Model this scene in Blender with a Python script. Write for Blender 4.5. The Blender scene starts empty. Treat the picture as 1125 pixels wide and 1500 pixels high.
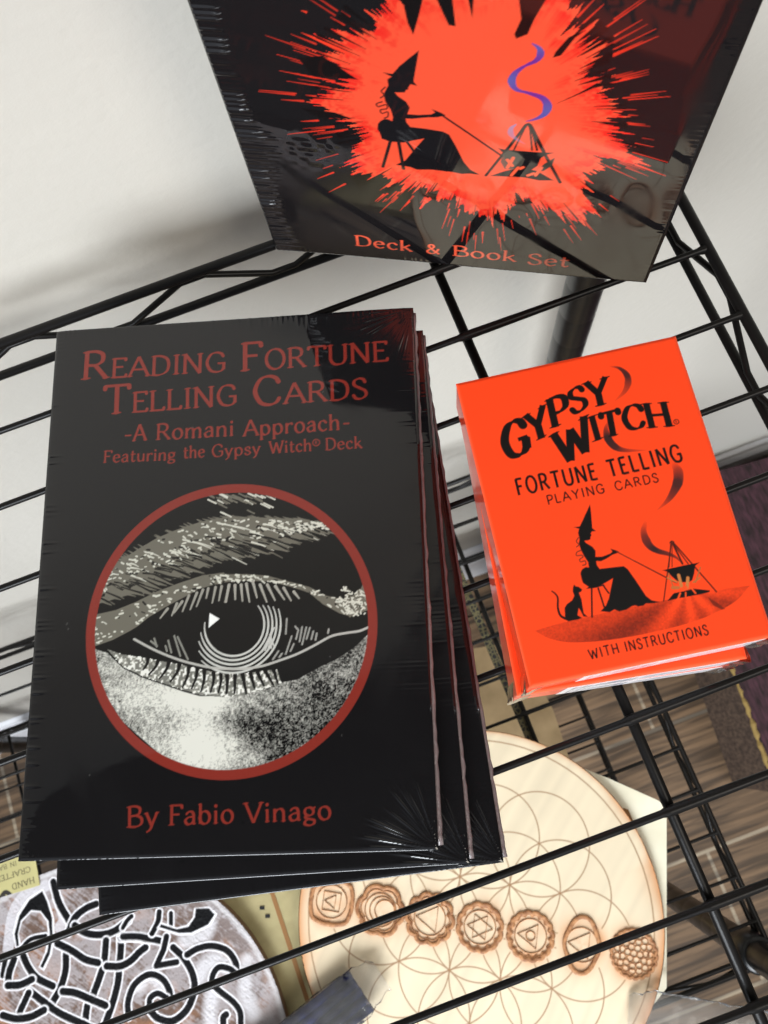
import bpy, math, random
import numpy as np
from mathutils import Vector

random.seed(7)
RNG = np.random.default_rng(11)
S = 0.0011                      # one working unit (about a millimetre) in metres

# ------------------------------------------------------------------ camera, world, lamps, exposure
scn = bpy.context.scene
C = scn.collection
F_PX, CX, CY = 1271.43, 562.5, 750.0
CAM_ROT = (math.radians(15.18106), math.radians(4.37675), math.radians(-19.91375))
CAM_LOC = np.array([-15.774, -71.280, 254.452])
cam_d = bpy.data.cameras.new('camera')
cam = bpy.data.objects.new('camera', cam_d)
C.objects.link(cam)
cam.location = Vector(CAM_LOC * S)
cam.rotation_euler = CAM_ROT
cam_d.sensor_fit = 'AUTO'
cam_d.sensor_width = 36.0
cam_d.lens = F_PX / 1500.0 * 36.0
cam_d.clip_start = 0.01
cam_d.clip_end = 50.0
cam_d.dof.use_dof = True
cam_d.dof.focus_distance = 0.285
cam_d.dof.aperture_fstop = 30.0
scn.camera = cam

world = bpy.data.worlds.new('World')
scn.world = world
world.use_nodes = True
wn, wl = world.node_tree.nodes, world.node_tree.links
bg = wn['Background']
tc = wn.new('ShaderNodeTexCoord')
dot = wn.new('ShaderNodeVectorMath'); dot.operation = 'DOT_PRODUCT'
dot.inputs[1].default_value = (0.34, 0.94, 0.0)
ramp = wn.new('ShaderNodeValToRGB')
ramp.color_ramp.elements[0].position = 0.54
ramp.color_ramp.elements[0].color = (0.03, 0.03, 0.032, 1)
ramp.color_ramp.elements[1].position = 0.72
ramp.color_ramp.elements[1].color = (1.0, 0.98, 0.93, 1)
e_ = ramp.color_ramp.elements.new(0.44); e_.color = (0.06, 0.06, 0.065, 1)
e_ = ramp.color_ramp.elements.new(0.24); e_.color = (0.5, 0.55, 0.62, 1)
mapr = wn.new('ShaderNodeMapRange')
mapr.inputs[1].default_value = -1.0; mapr.inputs[2].default_value = 1.0
wl.new(tc.outputs['Generated'], dot.inputs[0])
wl.new(dot.outputs['Value'], mapr.inputs[0])
wl.new(mapr.outputs[0], ramp.inputs[0])
wl.new(ramp.outputs[0], bg.inputs['Color'])
bg.inputs['Strength'].default_value = 0.9


def area(name, loc, target, size, power, col, size_y=None):
    d = bpy.data.lights.new(name, 'AREA')
    d.energy = power
    d.color = col
    d.shape = 'RECTANGLE'
    d.size = size
    d.size_y = size_y or size
    o = bpy.data.objects.new(name, d)
    C.objects.link(o)
    o.location = loc
    v = Vector(target) - Vector(loc)
    o.rotation_euler = v.to_track_quat('-Z', 'Y').to_euler()
    return o


w_ = area('window_light', (-0.70, -1.30, 0.46), (-0.04, -0.06, -0.46), 0.8, 8.6, (0.90, 0.95, 1.0), 0.9)
w_.data.spread = math.radians(68)
area('room_light', (0.50, -0.80, 1.10), (0.0, 0.0, -0.2), 0.5, 7.5, (1.0, 0.92, 0.80), 0.5)

scn.view_settings.view_transform = 'Standard'
scn.view_settings.look = 'None'
scn.view_settings.exposure = 0.0
scn.view_settings.gamma = 1.0
scn.view_settings.use_curve_mapping = False
scn.render.engine = 'CYCLES'
scn.cycles.use_denoising = True
scn.cycles.max_bounces = 8
scn.cycles.transparent_max_bounces = 12

# ------------------------------------------------------------------ camera model (used to carry traced outlines onto planes)
def _rot(a, b, c):
    Rx = np.array([[1, 0, 0], [0, math.cos(a), -math.sin(a)], [0, math.sin(a), math.cos(a)]])
    Ry = np.array([[math.cos(b), 0, math.sin(b)], [0, 1, 0], [-math.sin(b), 0, math.cos(b)]])
    Rz = np.array([[math.cos(c), -math.sin(c), 0], [math.sin(c), math.cos(c), 0], [0, 0, 1]])
    return Rz @ Ry @ Rx


RC = _rot(*CAM_ROT)


def at(px, py, z):
    """point of the photograph -> point at height z"""
    d = RC @ np.array([(px - CX) / F_PX, -(py - CY) / F_PX, -1.0])
    return CAM_LOC + d * (z - CAM_LOC[2]) / d[2]


# ------------------------------------------------------------------ colour and materials
def lin(c):
    c = np.asarray(c, float) / 255.0
    return np.where(c <= 0.04045, c / 12.92, ((c + 0.055) / 1.055) ** 2.4)


def lc(*c):
    return tuple(float(v) for v in lin(c)) + (1.0,)


def mat(name, col=(0.5, 0.5, 0.5, 1), rough=0.5, **kw):
    m = bpy.data.materials.new(name)
    m.use_nodes = True
    b = m.node_tree.nodes['Principled BSDF']
    b.inputs['Base Color'].default_value = col
    b.inputs['Roughness'].default_value = rough
    for k, v in kw.items():
        b.inputs[k.replace('_', ' ')].default_value = v
    return m


def nd(m, kind, **kw):
    n = m.node_tree.nodes.new(kind)
    for k, v in kw.items():
        setattr(n, k, v)
    return n


def bsdf(m):
    return m.node_tree.nodes['Principled BSDF']


def noise_bump(m, scale, strength, dist=0.001, detail=3.0, stretch=(1, 1, 1), coord='Object'):
    L = m.node_tree.links
    t = nd(m, 'ShaderNodeTexCoord'); mp = nd(m, 'ShaderNodeMapping')
    mp.inputs['Scale'].default_value = stretch
    n = nd(m, 'ShaderNodeTexNoise'); n.inputs['Scale'].default_value = scale; n.inputs['Detail'].default_value = detail
    b = nd(m, 'ShaderNodeBump'); b.inputs['Strength'].default_value = strength; b.inputs['Distance'].default_value = dist
    L.new(t.outputs[coord], mp.inputs[0]); L.new(mp.outputs[0], n.inputs['Vector'])
    L.new(n.outputs['Fac'], b.inputs['Height']); L.new(b.outputs[0], bsdf(m).inputs['Normal'])
    return n, mp


def noise_tint(m, scale, c0, c1, p0=0.35, p1=0.65, detail=4.0, stretch=(1, 1, 1)):
    L = m.node_tree.links
    t = nd(m, 'ShaderNodeTexCoord'); mp = nd(m, 'ShaderNodeMapping')
    mp.inputs['Scale'].default_value = stretch
    n = nd(m, 'ShaderNodeTexNoise'); n.inputs['Scale'].default_value = scale; n.inputs['Detail'].default_value = detail
    r = nd(m, 'ShaderNodeValToRGB')
    r.color_ramp.elements[0].position = p0; r.color_ramp.elements[0].color = c0
    r.color_ramp.elements[1].position = p1; r.color_ramp.elements[1].color = c1
    L.new(t.outputs['Object'], mp.inputs[0]); L.new(mp.outputs[0], n.inputs['Vector'])
    L.new(n.outputs['Fac'], r.inputs[0]); L.new(r.outputs[0], bsdf(m).inputs['Base Color'])
    return r


def printed(name, rough, coat=0.0, coat_rough=0.05, spec=0.5, grain=0.0):
    """printed surface: its colours come from the mesh's own 'print' attribute"""
    m = mat(name, rough=rough)
    a = nd(m, 'ShaderNodeAttribute', attribute_name='print')
    m.node_tree.links.new(a.outputs['Color'], bsdf(m).inputs['Base Color'])
    bsdf(m).inputs['Coat Weight'].default_value = coat
    bsdf(m).inputs['Coat Roughness'].default_value = coat_rough
    bsdf(m).inputs['Specular IOR Level'].default_value = spec
    if grain:
        noise_bump(m, grain, 0.12, 0.0003)
    return m


M_WIRE = mat('black_powder_coat', (0.0075, 0.0066, 0.0060, 1), 0.34, Specular_IOR_Level=0.17)
noise_bump(M_WIRE, 900, 0.10, 0.0003)
M_POST = mat('black_post_paint', (0.006, 0.006, 0.006, 1), 0.28, Specular_IOR_Level=0.4)
noise_bump(M_POST, 500, 0.08, 0.0003)
M_WRAPPED = printed('shrink_wrapped_print', 0.6, coat=1.0, coat_rough=0.035, spec=0.0)
M_WRAPDARK = mat('wrapped_black_card', (0.004, 0.004, 0.005, 1), 0.5, Coat_Weight=.35, Coat_Roughness=0.3, Specular_IOR_Level=0.0)
noise_bump(M_WRAPDARK, 300, 0.25, 0.0006, stretch=(1, 1, 6))
M_SEAM = mat('wrap_seam_film', (0.20, 0.155, 0.155, 1), 0.3, Coat_Weight=0.5)
noise_bump(M_SEAM, 700, 0.6, 0.0006)
bsdf(M_WRAPPED).inputs['Coat IOR'].default_value = 1.56
_n = nd(M_WRAPPED, 'ShaderNodeTexNoise'); _n.inputs['Scale'].default_value = 32; _n.inputs['Detail'].default_value = 7; _n.inputs['Distortion'].default_value = 1.2
_t = nd(M_WRAPPED, 'ShaderNodeTexCoord'); _r = nd(M_WRAPPED, 'ShaderNodeMapRange')
_r.inputs[1].default_value = .42; _r.inputs[2].default_value = .72; _r.inputs[3].default_value = .025; _r.inputs[4].default_value = .16
M_WRAPPED.node_tree.links.new(_t.outputs['Object'], _n.inputs['Vector']); M_WRAPPED.node_tree.links.new(_n.outputs['Fac'], _r.inputs[0])
M_WRAPPED.node_tree.links.new(_r.outputs[0], bsdf(M_WRAPPED).inputs['Coat Roughness'])
M_CARD = printed('orange_card_print', 0.55, coat=0.0, coat_rough=0.25, spec=0.2)
M_CARDSIDE = mat('orange_card_stock', lc(236, 62, 20), 0.40, Coat_Weight=0.5, Coat_Roughness=0.1)
M_LABEL = printed('sticker_print', 0.4, coat=0.4, coat_rough=0.1)
M_PLY = printed('laser_cut_plywood', 0.55)
M_BURNT = mat('burnt_plywood', lc(150, 100, 62), 0.6)
noise_tint(M_BURNT, 400, lc(134, 86, 50), lc(186, 132, 86))
M_CARVE = printed('whitewashed_carving', 0.65, spec=0.15)
noise_bump(M_CARVE, 260, 0.35, 0.0008, detail=6)
M_TAG = printed('kraft_tag_print', 0.8)
M_CREAM = mat('cream_card', lc(232, 226, 200), 0.6)
noise_tint(M_CREAM, 30, lc(224, 217, 190), lc(238, 233, 210))
M_OLIVE = mat('olive_card', lc(168, 156, 112), 0.65)
noise_tint(M_OLIVE, 40, lc(150, 138, 96), lc(182, 170, 126))
M_KRAFT = mat('kraft_card', lc(142, 118, 84), 0.8)
noise_tint(M_KRAFT, 25, lc(124, 102, 70), lc(154, 130, 94), detail=6)
M_BROWN = mat('brown_line', lc(140, 98, 52), 0.7)
M_DARKHOLE = mat('black_mark', (0.01, 0.01, 0.01, 1), 0.8)


# ------------------------------------------------------------------ objects
def empty(name, label, cat, loc=(0, 0, 0), rz=0.0, group=None):
    o = bpy.data.objects.new(name, None)
    C.objects.link(o)
    o.empty_display_size = 0.02
    o.location = Vector(loc) * S
    o.rotation_euler = (0, 0, rz)
    o['label'] = label
    o['category'] = cat
    if group:
        o['group'] = group
    return o


def tag(o, label, cat, group=None, kind=None):
    o['label'] = label
    o['category'] = cat
    if group:
        o['group'] = group
    if kind:
        o['kind'] = kind
    return o


def mesh(name, verts, faces, m, parent=None, smooth=False):
    me = bpy.data.meshes.new(name)
    me.from_pydata([tuple(float(c) * S for c in v) for v in verts], [], faces)
    me.update()
    if smooth:
        me.polygons.foreach_set('use_smooth', [True] * len(me.polygons))
    me.materials.append(m)
    o = bpy.data.objects.new(name, me)
    C.objects.link(o)
    if parent:
        o.parent = parent
    return o


class MB:
    """collects shapes into one mesh"""
    def __init__(self):
        self.v, self.f = [], []

    def add(self, v, f):
        k = len(self.v)
        self.v += [tuple(p) for p in v]
        self.f += [tuple(i + k for i in q) for q in f]
        return self

    def tube(self, pts, r, n=12, closed=False, flat=1.0):
        P = [np.array(p, float) for p in pts]
        m = len(P)
        rs = r if hasattr(r, '__len__') else [r] * m
        rings = []
        up = np.array([0, 0, 1.0])
        for i in range(m):
            a = P[(i - 1) % m] if (closed or i > 0) else P[i]
            b = P[(i + 1) % m] if (closed or i < m - 1) else P[i]
            t = b - a
            t = t / (np.linalg.norm(t) + 1e-9)
            ref = up if abs(t @ up) < 0.95 else np.array([1.0, 0, 0])
            s = np.cross(t, ref); s /= np.linalg.norm(s)
            w = np.cross(s, t)
            rings.append([P[i] + rs[i] * (math.cos(2 * math.pi * k / n) * s + flat * math.sin(2 * math.pi * k / n) * w) for k in range(n)])
        v = [p for q in rings for p in q]
        f = []
        for i in range(m if closed else m - 1):
            j = (i + 1) % m
            for k in range(n):
                l = (k + 1) % n
                f.append((i * n + k, i * n + l, j * n + l, j * n + k))
        if not closed:
            f.append(tuple(range(n))[::-1])
            f.append(tuple((m - 1) * n + k for k in range(n)))
        return self.add(v, f)

    def box(self, c, h, bev=0.0, ux=(1, 0, 0), uy=(0, 1, 0)):
        """box of centre c and half sizes h, edges rounded by bev"""
        ux = np.array(ux, float); uy = np.array(uy, float); uz = np.cross(ux, uy)
        hx, hy, hz = h
        b = min(bev, hx * .9, hy * .9, hz * .9)
        out, ring = [], []
        layers = [(-hz, b), (-hz + b * .3, b * .3), (-hz + b, 0), (hz - b, 0), (hz - b * .3, b * .3), (hz, b)] if b > 0 else [(-hz, 0), (hz, 0)]
        for z, ins in layers:
            x, y = hx - ins, hy - ins
            q = max(b * .8, 0)
            cs = [(-x, -y), (x, -y), (x, y), (-x, y)]
            rr = []
            for (px, py), (sx, sy) in zip(cs, [(-1, -1), (1, -1), (1, 1), (-1, 1)]):
                if q > 0:
                    ctr = (px - sx * q, py - sy * q)
                    a0 = {(-1, -1): 180, (1, -1): 270, (1, 1): 0, (-1, 1): 90}[(sx, sy)]
                    for k in range(4):
                        a = math.radians(a0 + 30 * k)
                        rr.append((ctr[0] + q * math.cos(a), ctr[1] + q * math.sin(a)))
                else:
                    rr.append((px, py))
            out.append([np.array(c, float) + ux * p[0] + uy * p[1] + uz * z for p in rr])
        n = len(out[0])
        v = [p for r in out for p in r]
        f = []
        for i in range(len(out) - 1):
            for k in range(n):
                l = (k + 1) % n
                f.append((i * n + k, i * n + l, (i + 1) * n + l, (i + 1) * n + k))
        f.append(tuple(range(n))[::-1])
        f.append(tuple((len(out) - 1) * n + k for k in range(n)))
        return self.add(v, f)

    def prism(self, poly, z0, z1):
        P = [tuple(p[:2]) for p in poly]
        ar = sum(P[i][0] * P[(i + 1) % len(P)][1] - P[(i + 1) % len(P)][0] * P[i][1] for i in range(len(P)))
        if ar < 0:
            P = P[::-1]
        n = len(P)
        v = [(x, y, z0) for x, y in P] + [(x, y, z1) for x, y in P]
        f = [tuple(range(n))[::-1], tuple(range(n, 2 * n))] + [(k, (k + 1) % n, n + (k + 1) % n, n + k) for k in range(n)]
        return self.add(v, f)

    def build(self, name, m, parent=None, smooth=False):
        return mesh(name, self.v, self.f, m, parent, smooth)


def copy_thing(root, loc, rz, label):
    r = root.copy(); C.objects.link(r)
    r.location = Vector(loc) * S
    r.rotation_euler = (0, 0, rz)
    r['label'] = label
    for ch in list(root.children):
        c = ch.copy(); C.objects.link(c); c.parent = r
        for g in list(ch.children):
            d = g.copy(); C.objects.link(d); d.parent = c
    return r


# ------------------------------------------------------------------ printing: art drawn into a fine grid on a face
def spline(P, n=10, closed=False):
    P = np.asarray(P, float)
    if len(P) < 3:
        return P
    if closed:
        Q = np.vstack([P[-1], P, P[0], P[1]])
    else:
        Q = np.vstack([2 * P[0] - P[1], P, 2 * P[-1] - P[-2]])
    out = []
    t = np.linspace(0, 1, n, endpoint=False)[:, None]
    for i in range(1, len(Q) - 2):
        a, b, c, d = Q[i - 1], Q[i], Q[i + 1], Q[i + 2]
        out.append(.5 * ((2 * b) + (c - a) * t + (2 * a - 5 * b + 4 * c - d) * t ** 2 + (3 * b - a - 3 * c + d) * t ** 3))
    out = np.vstack(out)
    if not closed:
        out = np.vstack([out, P[-1]])
    return out


def smooth_noise(shape, cell, rng=RNG):
    h, w = shape
    gh, gw = int(h / cell) + 3, int(w / cell) + 3
    g = rng.random((gh, gw))
    y = np.arange(h) / cell; x = np.arange(w) / cell
    yi, xi = y.astype(int), x.astype(int)
    fy, fx = (y - yi)[:, None], (x - xi)[None, :]
    fy, fx = fy * fy * (3 - 2 * fy), fx * fx * (3 - 2 * fx)
    return (g[yi][:, xi] * (1 - fy) * (1 - fx) + g[yi + 1][:, xi] * fy * (1 - fx) + g[yi][:, xi + 1] * (1 - fy) * fx + g[yi + 1][:, xi + 1] * fy * fx)


class Face:
    """a flat face: origin O (lower left), unit axes u, v, size W x H, grid step"""
    def __init__(self, O, u, v, W, H, step, base):
        self.O, self.u, self.v = [np.array(a, float) for a in (O, u, v)]
        self.n = np.cross(self.u, self.v)
        self.W, self.H, self.step = W, H, step
        self.nx, self.ny = int(round(W / step)) + 1, int(round(H / step)) + 1
        self.x = np.linspace(0, W, self.nx); self.y = np.linspace(0, H, self.ny)
        self.X, self.Y = np.meshgrid(self.x, self.y)
        self.rgb = np.empty((self.ny, self.nx, 3)); self.rgb[:] = lin(base)
        self.h = np.zeros((self.ny, self.nx))
        self.sx, self.sy = W / (self.nx - 1), H / (self.ny - 1)

    def px(self, pts, ox=0.0, oy=0.0, s=1.0):
        """traced points (photograph pixels, or an enlargement's) -> face coordinates"""
        P = np.atleast_2d(np.asarray(pts, float))
        D = np.stack([(P[:, 0] / s + ox - CX) / F_PX, -(P[:, 1] / s + oy - CY) / F_PX, -np.ones(len(P))], 1) @ RC.T
        t = ((self.O - CAM_LOC) @ self.n) / (D @ self.n)
        Q = CAM_LOC + D * t[:, None] - self.O
        return np.stack([Q @ self.u, Q @ self.v], 1)

    def win(self, x0, x1, y0, y1):
        i0 = max(int(x0 / self.sx) - 1, 0); i1 = min(int(x1 / self.sx) + 3, self.nx)
        j0 = max(int(y0 / self.sy) - 1, 0); j1 = min(int(y1 / self.sy) + 3, self.ny)
        return (slice(j0, j1), slice(i0, i1)) if i1 > i0 and j1 > j0 else None

    def put(self, w, a, col):
        c = lin(col) if not (isinstance(col, np.ndarray) and col.ndim == 3) else col
        self.rgb[w] = self.rgb[w] * (1 - a[..., None]) + c * a[..., None]

    def poly(self, P, col, alpha=1.0, mask=None, soft=None):
        P = np.asarray(P, float)
        soft = soft or self.step
        w = self.win(P[:, 0].min() - soft, P[:, 0].max() + soft, P[:, 1].min() - soft, P[:, 1].max() + soft)
        if w is None:
            return
        X, Y = self.X[w], self.Y[w]
        d = np.full(X.shape, 1e9); ins = np.zeros(X.shape, bool)
        Q = np.roll(P, -1, 0)
        for (ax, ay), (bx, by) in zip(P, Q):
            dx, dy = bx - ax, by - ay
            L = dx * dx + dy * dy
            if L < 1e-12:
                continue
            t = np.clip(((X - ax) * dx + (Y - ay) * dy) / L, 0, 1)
            d = np.minimum(d, np.hypot(X - ax - t * dx, Y - ay - t * dy))
            if abs(dy) > 1e-12:
                c = ((ay > Y) != (by > Y)) & (X < dx * (Y - ay) / dy + ax)
                ins ^= c
        a = np.clip(.5 + np.where(ins, d, -d) / soft, 0, 1) * alpha
        if mask is not None:
            a = a * mask[w]
        self.put(w, a, col)

    def cover(self, P, wd, alpha=1.0, soft=None, butt=False):
        """coverage of a stroke; wd and alpha may vary along it"""
        P = np.asarray(P, float)
        n = len(P)
        R = np.broadcast_to(np.asarray(wd, float) / 2, (n,))
        A = np.broadcast_to(np.asarray(alpha, float), (n,))
        soft = soft or self.step
        pad = R.max() + soft
        w = self.win(P[:, 0].min() - pad, P[:, 0].max() + pad, P[:, 1].min() - pad, P[:, 1].max() + pad)
        if w is None:
            return None, None
        m = np.zeros(self.X[w].shape)
        j0, i0 = w[0].start, w[1].start
        for k in range(n - 1):
            (ax, ay), (bx, by) = P[k], P[k + 1]
            q = self.win(min(ax, bx) - pad, max(ax, bx) + pad, min(ay, by) - pad, max(ay, by) + pad)
            if q is None:
                continue
            X, Y = self.X[q], self.Y[q]
            dx, dy = bx - ax, by - ay
            L = max(dx * dx + dy * dy, 1e-12)
            t0 = ((X - ax) * dx + (Y - ay) * dy) / L
            t = np.clip(t0, 0, 1)
            d = np.hypot(X - ax - t * dx, Y - ay - t * dy)
            r = R[k] + (R[k + 1] - R[k]) * t
            c = np.clip(.5 + (r - d) / soft, 0, 1) * (A[k] + (A[k + 1] - A[k]) * t)
            if butt and k == 0:
                c = c * np.clip(.5 + t0 * math.sqrt(L) / soft, 0, 1)
            if butt and k == n - 2:
                c = c * np.clip(.5 + (1 - t0) * math.sqrt(L) / soft, 0, 1)
            z = (slice(q[0].start - j0, q[0].stop - j0), slice(q[1].start - i0, q[1].stop - i0))
            m[z] = np.maximum(m[z], c)
        return w, m

    def stroke(self, P, wd, col, alpha=1.0, mask=None, soft=None, dh=0.0, butt=False):
        w, m = self.cover(P, wd, alpha, soft, butt)
        if w is None:
            return
        if mask is not None:
            m = m * mask[w]
        self.put(w, m, col)
        if dh:
            self.h[w] += dh * m

    def text(self, s, p0, p1, ptop, col, font='serif', ox=0, oy=0, sc=1.0, alpha=1.0, fit=True):
        a, b, t = self.px([p0, p1, ptop], ox, oy, sc)
        ux = (b - a) / np.linalg.norm(b - a)
        uy = np.array([-ux[1], ux[0]])
        cap = abs((t - a) @ uy)
        tot = text_width(s, font)
        kx = np.linalg.norm(b - a) / tot if fit else cap
        self.glyphs(s, a, ux * kx, uy * cap, col, font, alpha)

    def glyphs(self, s, a, ux, uy, col, font, alpha=1.0):
        x = 0.0
        for ch, scale, adv in layout(s, font):
            g = GLYPHS.get(ch)
            if g:
                self.glyph(g, a + ux * x, ux * scale, uy * scale, col, font, alpha)
            x += adv

    def glyph(self, g, o, ux, uy, col, font, alpha=1.0):
        cap = np.linalg.norm(uy)
        fp = FONTS[font]
        kx = np.linalg.norm(ux) / cap
        for kind, pts in g[1]:
            P = np.asarray(pts, float)
            if kind == 't' and not fp['serif']:
                continue
            if kind == 'c':
                P = spline(P, 7)
            elif kind in 'lt' and len(P) > 1:
                P = np.vstack([np.linspace(P[i], P[i + 1], 5)[:-1] for i in range(len(P) - 1)] + [P[-1:]])
            if kind == 'd':
                q = o + ux * P[0][0] + uy * P[0][1]
                self.stroke([q, q + 1e-4], cap * fp['max'] * 1.15, col, alpha)
                continue
            if fp['max'] > fp['min']:
                T = np.gradient(P, axis=0) * np.array([kx, 1])
                th = np.arctan2(T[:, 1], T[:, 0])
                wd = fp['min'] + (fp['max'] - fp['min']) * np.abs(np.sin(th - fp['nib']))
            else:
                wd = np.full(len(P), fp['max'])
            Q = o + P[:, :1] * ux + P[:, 1:] * uy
            self.stroke(Q, wd * cap, col, alpha, butt=True)
        if fp['serif'] and len(g) > 2:
            for (sx, sy, hw) in g[2]:
                k = fp['serif']
                y = sy + (0.03 if sy < .5 else -0.03)
                sl = fp.get('slant', 0.0)
                Q = np.array([[sx - hw * k, y - sl], [sx, y], [sx + hw * k, y + sl]])
                self.stroke(o + Q[:, :1] * ux + Q[:, 1:] * uy, np.array([.035, .085, .035]) * cap, col, alpha)

    def build(self, name, m, parent=None, skirt=0.3, keep=None):
        """the face as a mesh in its parent's frame (self.O, u, v are in that frame)"""
        nx, ny = self.nx, self.ny
        P = self.L_O + self.X[..., None] * self.L_u + self.Y[..., None] * self.L_v + self.h[..., None] * self.L_n
        V = P.reshape(-1, 3)
        col = self.rgb.reshape(-1, 3)
        idx = np.arange(nx * ny).reshape(ny, nx)
        q = np.stack([idx[:-1, :-1], idx[:-1, 1:], idx[1:, 1:], idx[1:, :-1]], -1)
        if keep is not None:
            kk = keep[:-1, :-1] & keep[1:, :-1] & keep[:-1, 1:] & keep[1:, 1:]
            q = q[kk]
        q = q.reshape(-1, 4)
        if skirt:
            rim = np.concatenate([idx[0, :-1], idx[:-1, -1], idx[-1, :0:-1], idx[:0:-1, 0]])
            k = len(V)
            V = np.vstack([V, V[rim] - self.L_n * skirt]); col = np.vstack([col, col[rim]])
            n = len(rim); a = np.arange(n); b = (a + 1) % n
            q = np.vstack([q, np.stack([rim[a], k + a, k + b, rim[b]], -1)])
        me = bpy.data.meshes.new(name)
        me.vertices.add(len(V)); me.vertices.foreach_set('co', (V * S).astype(np.float32).ravel())
        me.loops.add(len(q) * 4); me.loops.foreach_set('vertex_index', q.astype(np.int32).ravel())
        me.polygons.add(len(q)); me.polygons.foreach_set('loop_start', np.arange(0, len(q) * 4, 4, dtype=np.int32))
        try:
            me.polygons.foreach_set('loop_total', np.full(len(q), 4, dtype=np.int32))
        except Exception:
            pass
        me.polygons.foreach_set('use_smooth', np.ones(len(q), bool))
        me.update(calc_edges=True)
        at_ = me.color_attributes.new('print', 'FLOAT_COLOR', 'POINT')
        at_.data.foreach_set('color', np.hstack([np.clip(col, 0, 1), np.ones((len(col), 1))]).astype(np.float32).ravel())
        me.validate()
        me.materials.append(m)
        o = bpy.data.objects.new(name, me)
        C.objects.link(o)
        if parent:
            o.parent = parent
        return o

    def local(self, O, u, v):
        self.L_O, self.L_u, self.L_v = [np.array(a, float) for a in (O, u, v)]
        self.L_n = np.cross(self.L_u, self.L_v)
        return self


def ell(cx, cy, rx, ry, a0=0, a1=360, n=24):
    a = np.radians(np.linspace(a0, a1, n))
    return [(cx + rx * math.cos(t), cy + ry * math.sin(t)) for t in a]


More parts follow.
